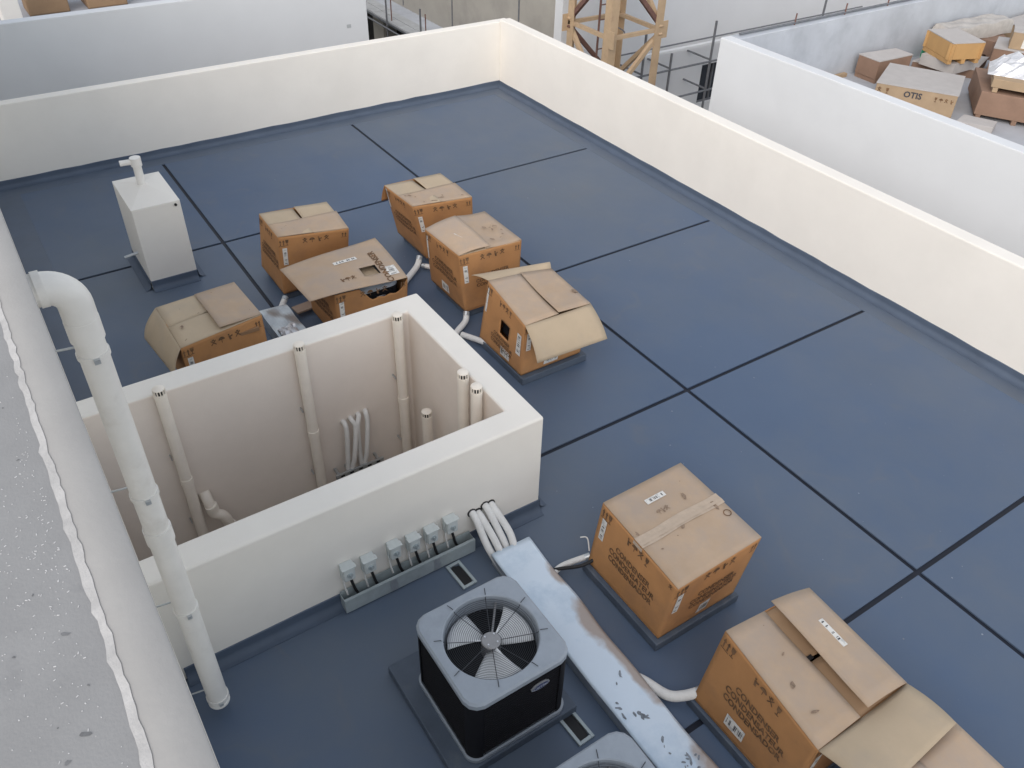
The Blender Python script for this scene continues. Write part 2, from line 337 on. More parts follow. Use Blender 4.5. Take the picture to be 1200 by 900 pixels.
tag(ch.build('plaster_chips', 'chip', tb), kind='stuff')
sm = MB()
for k in range(90):
    x, y = random.uniform(-3.0, -.7), random.uniform(-.5, -.14); r = random.choice((.0015, .002, .003, .005)); e = random.uniform(1, 2.6); a = random.uniform(0, PI)
    pts = []
    for q in range(9):
        th = q * 2 * PI / 9; rr = r * random.uniform(.6, 1.15); px, py = rr * e * math.cos(th), rr * math.sin(th)
        pts.append((x + px * math.cos(a) - py * math.sin(a), y + px * math.sin(a) + py * math.cos(a), ZT - .0088))
    sm.add(pts, [tuple(range(9))])
tag(sm.build('mortar_marks', 'smudge', tb), kind='stuff')

def drain_pipe():
    x, y, r = -3.18, .118, .059
    t = thing('rainwater_pipe', (x, y, 0), 'thick white rainwater downpipe with a curved elbow on the tall wall', 'pipe')
    zc = 3.055 - .10
    MB().tube([(x, y, .11), (x, y, zc - .10)], r, 28).build('downpipe', 'pvc', t, smooth=40)
    arc = [(x, -.02, 3.055), (x, y - .10, 3.055)] + [(x, y - .10 + .10 * math.sin(k / 10 * PI / 2), zc + .10 * math.cos(k / 10 * PI / 2)) for k in range(1, 11)] + [(x, y, zc - .12)]
    MB().tube(arc, r + .006, 28).build('elbow', 'pvc', t, smooth=40)
    for z in (zc - .11, 1.62): MB().tube([(x, y, z - .05), (x, y, z + .045)], r + .0075, 28).build('socket', 'pvc', t, smooth=40)
    MB().tube([(x, .005, 3.055), (x, .035, 3.055)], r + .012, 28).build('collar', 'pvc', t, smooth=40)
    MB().tube([(x, y, .10), (x, y, .125)], r + .004, 28).build('end_cap', 'pvc', t, smooth=40, bevel=.006)
    for z in (2.72, 1.90, 1.02, .16):
        c = MB().tube([(x, y, z - .012), (x, y, z + .012)], r + .006, 28).build('clamp', 'pvc', t, smooth=40)
        MB().tube([(x - .09, -.03, z), (x - .072, y - .035, z)], .005, 8).build('clamp_rod', 'galv', c, smooth=40)
        MB().box(x + r + .003, x + r + .02, y - .012, y + .012, z - .010, z + .010).build('clamp_bolt', 'galv', c)
drain_pipe()

# ------------------------------------------------------------------ pipes inside the shaft
def vent(x, y, zt, label, zb=-2.39, r=.043, joints=(.1, -1.2)):
    t = thing('vent_pipe', (x, y, zb), label, 'pipe', 'slotted vent pipes in the shaft')
    MB().tube([(x, y, zb), (x, y, zt - .075)], r, 20).build('pipe', 'pvc_cream', t, smooth=40)
    MB().tube([(x, y, zt - .075), (x, y, zt - .012)], r * .80, 16).build('slit_shade', 'dark', t, smooth=40)  # black cylinder added to paint the shade seen through the cap slits
    c = MB()
    c.lathe([(0, .0), (r * .55, -.002), (r * .95, -.012), (r * 1.0, -.018), (r * .8, -.02)], (x, y, zt), 20); c.lathe([(r * 1.04, -.095), (r * 1.04, -.062), (r * .8, -.058)], (x, y, zt), 20)
    for k in range(12):
        a = k * 2 * PI / 12; ca, sa = math.cos(a), math.sin(a); rr = r * .93
        c.box(x + rr * ca - .004, x + rr * ca + .004, y + rr * sa - .0035, y + rr * sa + .0035, zt - .062, zt - .016, rz=a)
    c.build('slotted_cap', 'pvc_cream', t, smooth=40)
    for z in joints:
        if z < zt - .2: MB().tube([(x, y, z - .03), (x, y, z + .03)], r + .005, 20).build('socket', 'pvc_cream', t, smooth=40)
    for z in (.35, -.35, -1.4):
        if z < zt - .2: MB().bar((x - .07, y - .055, z), (x + .0, y - .055, z), .008, .02).build('pipe_clip', 'galv', t)
    return t
vent(-5.115, .50, 1.03, 'white slotted vent pipe beside the small swan-neck bend in the shaft')
vent(-5.115, 1.54, 1.02, 'white slotted vent pipe left of the lagged pipe bundle in the shaft')
vent(-5.110, 2.37, 1.00, 'white slotted vent pipe in the back corner of the shaft')
vent(-4.18, 2.43, 1.01, 'first of two close white vent pipes on the sunlit shaft wall, by the short one')
vent(-3.99, 2.43, 1.01, 'second of two close white vent pipes, nearer the brown corner stain')
vent(-4.70, 2.38, .27, 'short white vent pipe ending below the shaft rim')
t = thing('bent_pipe', (-5.1, .7, -2.39), 'white swan-neck pipe bend low in the shaft', 'pipe')
MB().tube(bezier([(-5.16, .60, -.12), (-5.10, .605, -.19), (-5.08, .62, -.30), (-5.07, .68, -.36), (-5.07, .71, -.48), (-5.07, .715, -.7), (-5.07, .715, -2.39)], 6), .043, 16).build('pipe', 'pvc_cream', t, smooth=40)
MB().tube([(-5.08, .612, -.21), (-5.078, .62, -.26)], .049, 16).build('socket', 'pvc_cream', t, smooth=40)
MB().tube([(-5.07, .714, -.47), (-5.07, .715, -.54)], .049, 16).build('socket', 'pvc_cream', t, smooth=40)
for k in range(4):
    y = 1.82 + .058 * k; jt = (.0, .025, -.015, .02)[k]
    t = thing('lagged_pipe', (-5.11, y, -2.39), '%s of four lagged pipes in the shaft, counting from the swan-neck bend' % ('first', 'second', 'third', 'fourth')[k], 'pipe', 'lagged pipes in the shaft')
    MB().tube(bezier([(-5.175, y + .012 * k, .05 + .01 * k), (-5.13, y + .008 * k, .055 + .01 * k), (-5.105, y + jt, -.02), (-5.10 + jt, y - .02 - .2 * jt, -.30), (-5.105, y - .035 - jt, -.6), (-5.105, y - .02, -1.6), (-5.105, y, -2.39)], 6), .021, 12).build('lagging', 'lagging', t, smooth=40)
t = thing('pipe_bracket', (-5.08, 1.9, -.45), 'perforated metal strut bracket across the lagged pipes', 'bracket')
MB().box(-5.078, -5.058, 1.66, 2.11, -.47, -.43).build('rail', 'galv', t)
for y in (1.68, 1.78, 2.06): MB().box(-5.175, -5.078, y, y + .02, -.465, -.435).build('arm', 'galv', t)
for k in range(5): MB().box(-5.059, -5.053, 1.70 + .085 * k, 1.735 + .085 * k, -.458, -.442).build('slot', 'dark', t)
t = MB()
random.seed(5)
for k in range(9):
    x, y = -3.9 + .015 * k * random.uniform(.5, 1.5), SY1 - .004; z = .55 + random.uniform(-.12, .2); r = random.uniform(.008, .03)
    t.add([(x + r * math.cos(a) * random.uniform(.6, 1.2), y, z + r * math.sin(a) * random.uniform(.6, 1.4)) for a in [q * PI / 4 for q in range(8)]], [tuple(range(8))])
t.build('stain', mat('stain', (.30, .21, .13), .9, .2, 30), sh)

# ------------------------------------------------------------------ cardboard boxes
def lerp2(c, u, v):      # c: 00,10,11,01
    return (c[0].lerp(c[1], u)).lerp(c[3].lerp(c[2], u), v)
_txt = {}
def text_shape(s, size, bold=.032):
    k = (s, size)
    if k not in _txt:
        cu = bpy.data.curves.new('t', 'FONT'); cu.body = s; cu.size = size; cu.align_x = 'CENTER'; cu.align_y = 'CENTER'; cu.space_line = .95; cu.offset = bold * size; cu.resolution_u = 2
        ob = bpy.data.objects.new('t', cu); COL.objects.link(ob); dg = bpy.context.evaluated_depsgraph_get(); me = ob.evaluated_get(dg).to_mesh()
        _txt[k] = ([(v.co.x, v.co.y) for v in me.vertices], [tuple(p.vertices) for p in me.polygons])
        ob.evaluated_get(dg).to_mesh_clear(); bpy.data.objects.remove(ob); bpy.data.curves.remove(cu)
    return _txt[k]
def poly_icon(kind):
    if kind == 'up':      # two arrows
        o = []
        for dx in (-.018, .018): o += [[(dx - .006, -.03), (dx + .006, -.03), (dx + .006, .01), (dx - .006, .01)], [(dx - .015, .008), (dx + .015, .008), (dx, .034)]]
        return o + [[(-.036, -.042), (.036, -.042), (.036, -.036), (-.036, -.036)]]
    if kind == 'glass': return [[(-.018, .034), (-.014, 0), (0, -.010), (.014, 0), (.018, .034)], [(-.003, -.03), (.003, -.03), (.003, -.008), (-.003, -.008)], [(-.015, -.036), (.015, -.036), (.015, -.029), (-.015, -.029)]]
    if kind == 'umb': return [[(.03 * math.cos(a), .03 * math.sin(a)) for a in [PI * q / 8 for q in range(9)]], [(-.003, -.03), (.003, -.03), (.003, 0), (-.003, 0)]]
    if kind == 'cross': return [[(-.026, -.02), (-.02, -.026), (.026, .02), (.02, .026)], [(-.026, .02), (.02, -.026), (.026, -.02), (-.02, .026)], [(-.01, .016), (.01, .016), (.01, .034), (-.01, .034)]]
    if kind == 'man': return [[(-.006, -.03), (.014, -.03), (.004, .012), (-.012, .01)], [(-.014, .014), (0, .014), (0, .03), (-.014, .03)], [(.004, -.004), (.026, .0), (.026, .016), (.006, .008)]]
    if kind == 'ring': return [[(.03 * math.cos(a), .03 * math.sin(a)), (.03 * math.cos(b), .03 * math.sin(b)), (.023 * math.cos(b), .023 * math.sin(b)), (.023 * math.cos(a), .023 * math.sin(a))] for a, b in [(PI * q / 8, PI * (q + 1) / 8) for q in range(16)]]
class Face:
    """one printed side of a carton: maps (u,v) in 0..1 to the bulged surface"""
    def __init__(s, c, bulge=.0, dent=0, seed=0):
        s.c = [Vector(p) for p in c]; s.w = ((s.c[1] - s.c[0]).length + (s.c[2] - s.c[3]).length) / 2; s.h = ((s.c[3] - s.c[0]).length + (s.c[2] - s.c[1]).length) / 2
        s.n = (s.c[1] - s.c[0]).cross(s.c[3] - s.c[0]).normalized(); s.b = bulge; s.d = dent; s.s = seed
    def at(s, u, v, off=0):
        k = s.b * math.sin(PI * max(0, min(1, u))) * math.sin(PI * max(0, min(1, v)))
        if s.d: k += s.d * math.sin(u * 7.1 + s.s) * math.sin(v * 5.3 + 1.7 * s.s) * min(1, 6 * u, 6 * (1 - u), 6 * v, 6 * (1 - v))
        return lerp2(s.c, u, v) + s.n * (k + off)
    def put(s, mb, verts, faces, cu, cv, off=.0035, rot=0, sc=1):
        ca, sa = math.cos(rot), math.sin(rot)
        mb.add([s.at(cu + (x * ca - y * sa) * sc / s.w, cv + (x * sa + y * ca) * sc / s.h, off) for x, y in verts], faces)
    def text(s, parent, txt, size, cu, cv, rot=0, off=.0035, m='ink', name='lettering'):
        mb = MB(); v, f = text_shape(txt, size); s.put(mb, v, f, cu, cv, off, rot); return mb.build(name, m, parent)
    def icons(s, parent, kinds, cu, cv, gap=.075, sc=1.0, rot=0, vert=False, off=.0035, m='ink'):
        mb = MB(); n = len(kinds)
        for i, k in enumerate(kinds):
            d = (i - (n - 1) / 2) * gap * sc; du, dv = (0, -d) if vert else (d * math.cos(rot), d * math.sin(rot))
            for pl in poly_icon(k): s.put(mb, pl, [tuple(range(len(pl)))], cu + du / s.w, cv + dv / s.h, off, rot, sc)
        return tag(mb.build('printed_symbols', m, parent), kind='stuff')
    def sticker(s, parent, cu, cv, w, h, rot=0, off=.003, bars=True, name='sticker'):
        mb = MB(); ca, sa = math.cos(rot), math.sin(rot)
        def fn(a, b, o):
            x, y = (a - .5) * w, (b - .5) * h
            return s.at(cu + (x * ca - y * sa) / s.w, cv + (x * sa + y * ca) / s.h, o)
        mb.grid(lambda a, b: fn(a, b, off), 4, 4); o = mb.build(name, 'sticker', parent)
        if bars:
            pr = MB(); L = max(w, h); tall = h > w; rnd = random.Random(int(cu * 997 + cv * 131)); p = .08
            while p < .9:
                q = p + rnd.uniform(.012, .05)
                lo, hi = (.25, .75)
                cs = [(lo, p), (hi, p), (hi, q), (lo, q)] if tall else [(p, lo), (q, lo), (q, hi), (p, hi)]
                if rnd.random() < .62: pr.add([fn(a, b, off + .0012) for a, b in cs], [(0, 1, 2, 3)])
                p = q + rnd.uniform(.012, .05)
            tag(pr.build('barcode', 'print', o), kind='stuff')
        return o
def strip_patch(parent, name, pts_rows, m, thick=.005):
    """flap from rows of points (hinge row first)"""
    mb = MB(); n = len(pts_rows[0]); k = len(pts_rows)
    for r in pts_rows: mb.v += [tuple(p) for p in r]
    for j in range(k - 1):
        for i in range(n - 1): mb.f.append((j * n + i, j * n + i + 1, (j + 1) * n + i + 1, (j + 1) * n + i))
    return mb.build(name, m, parent, solid=thick, soff=0, smooth=35)
class Carton:
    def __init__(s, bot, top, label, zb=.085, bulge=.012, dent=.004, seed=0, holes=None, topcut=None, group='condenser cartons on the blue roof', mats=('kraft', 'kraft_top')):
        s.bot = [Vector((p[0], p[1], zb)) for p in bot]; s.top = [Vector(p) for p in top]
        c = sum(s.bot, Vector()) / 4; s.t = thing('cardboard_box', (c.x, c.y, zb), label, 'box', group)
        s.f = {}; mb = MB(); s.mats = mats; s.warp = 0 if 'tape' in label else .007
        for i, nm in enumerate(('L', 'R', 'B', 'K')):     # L: -y side, R: +x side, B: +y side, K: -x side
            j = (i + 1) % 4
            F_ = Face((s.bot[i], s.bot[j], s.top[j], s.top[i]), bulge, dent, seed + i); s.f[nm] = F_
            tc = (topcut or {}).get(nm); hl = (holes or {}).get(nm)
            mb.grid(lambda u, v: F_.at(u, v * (tc(u) if tc else 1)), 24, 24, hl)
        mb.add(s.bot, [(3, 2, 1, 0)])
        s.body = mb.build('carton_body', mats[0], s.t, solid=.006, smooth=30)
        s.f['T'] = Face((s.top[0], s.top[1], s.top[2], s.top[3]), 0)
    def T(s, u, v, dz=0): return lerp2(s.top, u, v) + Vector((0, 0, dz))
    def flap(s, side, reach, dz0=.004, dz1=None, curl=0, m=None, skew=0, lift=None, lo=0.0, hi=1.0, inset=.004, name='top_flap'):
        """flap folded shut: hinged on a side, reaching a fraction across the top"""
        dz1 = dz0 if dz1 is None else dz1; n, k = 11, 9; rows = []
        for j in range(k):
            q = j / (k - 1); row = []
            for i in range(n):
                p = lo + inset + (hi - lo - 2 * inset) * i / (n - 1); rr = (reach + skew * (p - .5)) * q
                u, v = {'L': (p, rr), 'R': (1 - rr, p), 'B': (1 - p, 1 - rr), 'K': (rr, 1 - p)}[side]
                z = dz0 + (dz1 - dz0) * q + curl * math.sin(PI * q)
                z += s.warp * q * math.sin(4.3 * p + 3 * reach + 2.1 * s.bot[0].x) * (.4 + q)
                if lift: z += lift(p, q)
                row.append(s.T(u, v, z))
            rows.append(row)
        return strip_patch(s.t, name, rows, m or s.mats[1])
    def open_flap(s, side, e0, e1, bow=0.0, m='kraft_pale', name='open_flap', droop=0.0):
        """flap thrown open: hinge edge of a side, e0/e1 are the world offsets of its two free corners; bow bends it off the straight plane"""
        a, b = {'L': (0, 1), 'R': (1, 2), 'B': (2, 3), 'K': (3, 0)}[side]
        A, B = s.top[a] + Vector((0, 0, .004)), s.top[b] + Vector((0, 0, .004)); e0, e1 = Vector(e0), Vector(e1); rows = []
        nrm = (B - A).cross((e0 + e1) / 2).normalized()
        for j in range(11):
            q = j / 10; row = []
            for i in range(11):
                p = i / 10; row.append(A.lerp(B, p) + e0.lerp(e1, p) * q + nrm * bow * math.sin(PI * q * .75) + Vector((0, 0, -droop * q * q)) )
            rows.append(row)
        return strip_patch(s.t, name, rows, m)
    def scuffs(s, n, seed, z=.009, area=(.05, .95, .05, .95)):
        rnd = random.Random(seed); mb = MB()
        for k in range(n):
            u, v = rnd.uniform(*area[:2]), rnd.uniform(*area[2:]); r = rnd.choice((.004, .006, .010, .016)); e = rnd.uniform(1, 3); a = rnd.uniform(0, PI); pts = []
            for q in range(8):
                th = q * PI / 4; x, y = r * e * math.cos(th) * rnd.uniform(.5, 1.2), r * math.sin(th) * rnd.uniform(.5, 1.2)
                pts.append(s.T(u + (x * math.cos(a) - y * math.sin(a)) / .7, v + (x * math.sin(a) + y * math.cos(a)) / .7, z))
            mb.add(pts, [tuple(range(8))])
        tag(mb.build('dirt_marks', 'scuff', s.t), kind='stuff')
TXT = 'CONDENSER\nCONDENSATEUR\nCONDENSADOR'
def sides(c, LT=True, RT=False, big=.060, sticker_L=True):
    L, R = c.f['L'], c.f['R']
    L.icons(c.t, ['up', 'glass'], .10, .90, .06, .95, m='ink'); L.icons(c.t, ['man', 'umb', 'cross', 'glass'], .52, .90, .07, .9)
    if LT: L.text(c.t, TXT, big, .52, .52)
    R.icons(c.t, ['up', 'glass'], .08, .90, .055, .9); R.icons(c.t, ['cross', 'umb', 'man', 'cross'], .52, .89, .075, .95); R.icons(c.t, ['up'], .93, .90, .05, .8)
    if RT: R.text(c.t, TXT, big * .9, .55, .50)
    R.sticker(c.t, .075, .66, .045, .19)
def pad(x0, x1, y0, y1, label, z=.075):
    t = tag(MB().box(x0, x1, y0, y1, .0005, z).build('equipment_pad', 'pad', bevel=.008), label, 'pad', 'low membrane-covered pads under the units')
    return t
def rect(x0, x1, y0, y1): return [(x0, y0), (x1, y0), (x1, y1), (x0, y1)]

# pads first
pad(-2.86, -2.06, 2.62, 3.37, 'slate pad under the taped carton')
pad(-5.60, -4.815, 3.42, 4.15, 'slate pad under the carton with a flap hanging down')
pad(-7.74, -7.14, 3.74, 4.27, 'slate pad under the far carton beside the crossing joints')
pad(-6.66, -6.02, 3.56, 4.12, 'slate pad under the dented carton with a curled flap')
pad(-7.84, -7.26, 2.16, 2.78, 'slate pad under the carton behind the loose lid')
pad(-6.78, -6.18, 2.29, 2.91, 'slate pad under the torn carton beneath the loose lid')
pad(-6.62, -6.0, .88, 1.50, 'slate pad under the carton with one side flap drooping outward')
pad(-1.68, -.90, 2.54, 3.32, 'slate pad under the carton with a broad flap flung open')
pad(-.62, .16, 2.54, 3.32, 'slate pad under the carton at the end of the row')
pad(-2.86, -2.00, 1.08, 1.93, 'wide slate pad under the bare condenser beside the switch row')
pad(-1.60, -.76, 1.05, 1.90, 'wide slate pad under the second bare condenser')

# taped carton
c = Carton(rect(-2.84, -2.09, 2.655, 3.335), [(-2.875, 2.755, .60), (-2.06, 2.70, .60), (-2.075, 3.445, .61), (-2.885, 3.475, .60)], 'closed carton with pale tape across its top on a slate pad', seed=1)
c.flap('K', .497, .004, .006); c.flap('R', .497, .004, .006)
mb = MB(); mb.grid(lambda a, b: c.T(.5 + (a - .5) * .115 + .006 * math.sin(9 * b), -.004 + 1.008 * b, .012 + .002 * math.sin(31 * b) * math.sin(7 * a)), 4, 24); mb.build('tape', 'tape', c.t)
mb = MB(); mb.grid(lambda a, b: c.T(.5 + (a - .5) * .03 + .022, -.004 + 1.008 * b, .0145), 2, 12); mb.build('tape_fold', 'tape', c.t)
mb = MB(); mb.grid(lambda a, b: c.f['L'].at(.5 + (a - .5) * .115, 1.0 - .05 * b, .004), 3, 3); mb.build('tape_end', 'tape', c.t)
sides(c, True, True); c.f['L'].sticker(c.t, .08, .66, .05, .17, bars=True); c.f['R'].sticker(c.t, .50, .22, .10, .10); c.f['L'].icons(c.t, ['cross'], .93, .93, sc=.6)
c.f['T'].sticker(c.t, .20, .47, .045, .17, off=.012); c.f['T'].icons(c.t, ['ring'], .66, .93, off=.012); c.f['T'].icons(c.t, ['umb', 'man', 'cross'], .34, .44, .05, .7, rot=PI / 2, off=.012, m='scuff')
c.scuffs(7, 1, z=.0125)

# carton with broad flap open
c7 = Carton(rect(-1.655, -.91, 2.56, 3.29), [(-1.665, 2.70, .655), (-.885, 2.60, .64), (-.872, 3.29, .68), (-1.60, 3.325, .69)], 'big carton with a broad flap flung open over its neighbour', seed=2)
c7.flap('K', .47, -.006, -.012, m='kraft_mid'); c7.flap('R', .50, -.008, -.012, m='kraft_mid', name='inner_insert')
c7.flap('L', .455, .006, .012); c7.flap('B', .50, .006, .075, curl=.012, lift=lambda p, q: .02 * q * (1 - p))
c7.open_flap('R', (.34, .02, .02), (.30, -.02, .03), bow=-.035)
sides(c7); c7.f['L'].sticker(c7.t, .42, .20, .15, .09); c7.f['T'].sticker(c7.t, .43, .78, .20, .035, off=.060); c7.f['T'].icons(c7.t, ['ring'], .90, .33, off=.014, m='scuff'); c7.scuffs(5, 2, z=.0165, area=(.1, .9, .05, .4))
mb = MB(); mb.add([c7.T(.455, .455, .0), c7.T(.49, .455, .0), c7.T(.49, .52, .0), c7.T(.455, .52, .0)], [(0, 1, 2, 3)]); mb.build('slot', 'dark', c7.t)
# end carton
c8 = Carton(rect(-.60, .12, 2.57, 3.30), [(-.60, 2.60, .70), (.12, 2.60, .70), (.12, 3.30, .66), (-.60, 3.33, .66)], 'carton at the row end, partly beneath the flung flap', seed=3)
c8.flap('L', .495, .004, .006); c8.flap('B', .495, .004, .006); c8.scuffs(12, 3); sides(c8)
# far carton
c4 = Carton(rect(-7.79, -7.115, 3.70, 4.30), [(-7.72, 3.545, .73), (-7.12, 3.57, .735), (-6.995, 4.215, .735), (-7.68, 4.215, .73)], 'upright carton beside the crossing joints with one flap hanging at its back', seed=4)
c4.flap('L', .49, .004, .004, m='kraft_pale'); c4.flap('B', .49, .004, .004, m='kraft_pale'); c4.flap('R', .52, .009, .014)
c4.open_flap('K', (-.10, 0, -.22), (-.10, 0, -.24), bow=-.02, m='kraft'); sides(c4); c4.scuffs(14, 4, z=.016, area=(.5, .95, .05, .95))
c4.f['L'].sticker(c4.t, .05, .78, .03, .25, bars=False)
# dented carton
c5 = Carton(rect(-6.70, -6.00, 3.53, 4.16), [(-6.66, 3.46, .72), (-6.06, 3.50, .70), (-5.97, 4.16, .73), (-6.66, 4.16, .73)], 'dented carton whose top flaps overlap with a curled edge', seed=5, dent=.010)
c5.flap('K', .45, -.004, -.01, m='kraft_pale'); c5.flap('R', .45, -.004, -.01, m='kraft_pale')
c5.flap('L', .50, .006, .055, curl=.012, lift=lambda p, q: -.02 * q * p); c5.flap('B', .53, .006, .030, curl=-.012, lift=lambda p, q: .055 * q * (p - .4) * .8, skew=-.10)
sides(c5, True, True); c5.f['L'].sticker(c5.t, .48, .17, .13, .10); c5.f['L'].sticker(c5.t, .045, .70, .03, .27, bars=False); c5.f['T'].sticker(c5.t, .52, .28, .11, .05, off=.042, bars=False, rot=.3); c5.scuffs(14, 5, z=.036, area=(.3, .9, .6, .95))
# carton with hanging flap and hand hole
c6 = Carton(rect(-5.57, -4.86, 3.43, 4.10), [(-5.60, 3.54, .66), (-4.82, 3.43, .655), (-4.80, 4.125, .655), (-5.47, 4.165, .66)], 'carton with a hand hole and a wide flap hanging down', seed=6,
            holes={'L': lambda u, v: .44 < u < .66 and .42 < v < .67})
c6.flap('L', .50, .006, .010); c6.flap('B', .50, .006, .022)
c6.open_flap('R', (.20, -.015, -.275), (.27, -.02, -.22), bow=-.045); c6.open_flap('K', (-.05, .02, .025), (-.26, -.02, -.09), bow=-.02)
sides(c6, False); c6.f['L'].text(c6.t, TXT, .05, .52, .26); c6.f['L'].sticker(c6.t, .62, .14, .16, .09); c6.f['L'].sticker(c6.t, .90, .55, .07, .23); c6.f['L'].sticker(c6.t, .06, .72, .035, .24, bars=False); c6.f['R'].sticker(c6.t, .48, .17, .16, .12)
mb = MB(); mb.grid(lambda u, v: c6.f['L'].at(.42 + .26 * u, .40 + .29 * v, -.05), 2, 2); mb.build('black_backing', 'unit_black', c6.t)  # flat black sheet set just inside the hand hole
mb = MB(); mb.add([c6.T(.62, .93, .025), c6.T(.70, .93, .025), c6.T(.70, 1.0, .012), c6.T(.62, 1.0, .012)], [(0, 1, 2, 3)]); mb.build('slot', 'scuff', c6.t)
# carton behind the lid
c2 = Carton(rect(-7.88, -7.235, 2.12, 2.82), [(-7.80, 2.17, .72), (-7.245, 2.155, .72), (-7.06, 2.82, .72), (-7.68, 2.855, .73)], 'carton behind the loose lid with a dusty front flap', seed=7)
c2.flap('L', .49, .004, .004, m='kraft_pale'); c2.flap('B', .49, .004, .004, m='kraft_pale'); c2.flap('R', .52, .009, .014, lift=lambda p, q: .018 * q * p)
c2.open_flap('K', (-.05, 0, -.25), (-.05, 0, -.25), bow=-.02, m='kraft'); sides(c2); c2.scuffs(8, 7, z=.018, area=(.55, .95, .05, .95))
# carton with drooping side flap
c1 = Carton(rect(-6.66, -5.98, .84, 1.54), [(-6.65, .825, .70), (-5.96, .835, .70), (-6.07, 1.555, .71), (-6.70, 1.53, .70)], 'carton nearest the chimney with one side flap drooping outward', seed=8)
c1.flap('K', .49, .004, .004, m='kraft_pale'); c1.flap('R', .49, .004, .004, m='kraft_pale'); c1.flap('B', .52, .009, .022, lift=lambda p, q: .022 * q * (1 - p))
c1.open_flap('L', (-.02, -.12, -.29), (.04, -.06, -.27), bow=-.05); sides(c1, False); c1.scuffs(6, 9, z=.02)
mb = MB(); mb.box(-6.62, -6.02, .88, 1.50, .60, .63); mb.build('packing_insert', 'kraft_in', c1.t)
# torn carton under the lid
c3 = Carton(rect(-6.82, -6.15, 2.25, 2.95), [(-6.86, 2.24, .615), (-6.17, 2.26, .615), (-6.10, 2.965, .615), (-6.80, 2.965, .62)], 'torn carton showing its unit beneath a loose lid', seed=9,
            topcut={'R': lambda u: 1 - .25 * max(0, min(1, (u - .33) / .14)) * max(0, min(1, (1.0 - u) / .10)) - .015 * math.sin(u * 40) * (u > .35)})
sides(c3, True)
lid = thing('carton_lid', (-6.45, 2.45, .63), 'loose flat carton panel laid over the torn carton', 'cardboard', )
LQ = [Vector((-6.80, 1.99, .645)), Vector((-6.165, 2.02, .635)), Vector((-6.05, 2.94, .665)), Vector((-6.83, 2.99, .69))]
LF = Face(LQ, .0)
def lid_at(u, v, o=0): return lerp2(LQ, u, v) + Vector((0, 0, o + .022 * math.sin(PI * u) * math.sin(2.2 * v) + .010 * math.sin(5 * v)))
mb = MB(); mb.grid(lid_at, 20, 24, lambda u, v: .60 < u < .80 and .645 < v < .79); mb.build('panel', 'kraft_top', lid, solid=.006, soff=-1, smooth=35)
class LidFace(Face):
    def at(s, u, v, off=0): return lid_at(u, v, off)
LF.__class__ = LidFace
LF.sticker(lid, .36, .56, .05, .23, off=.004); LF.sticker(lid, .80, .905, .13, .10, off=.004); LF.text(lid, 'CONDENSER', .085, .66, .84, rot=PI, off=.004); LF.icons(lid, ['man', 'umb', 'cross'], .77, .46, .06, .9, off=.004, rot=PI / 2)
mb = MB(); mb.box(-6.66, -6.32, 2.58, 2.78, .60, .606); mb.build('grey_liner', 'kraft_pale', c3.t)

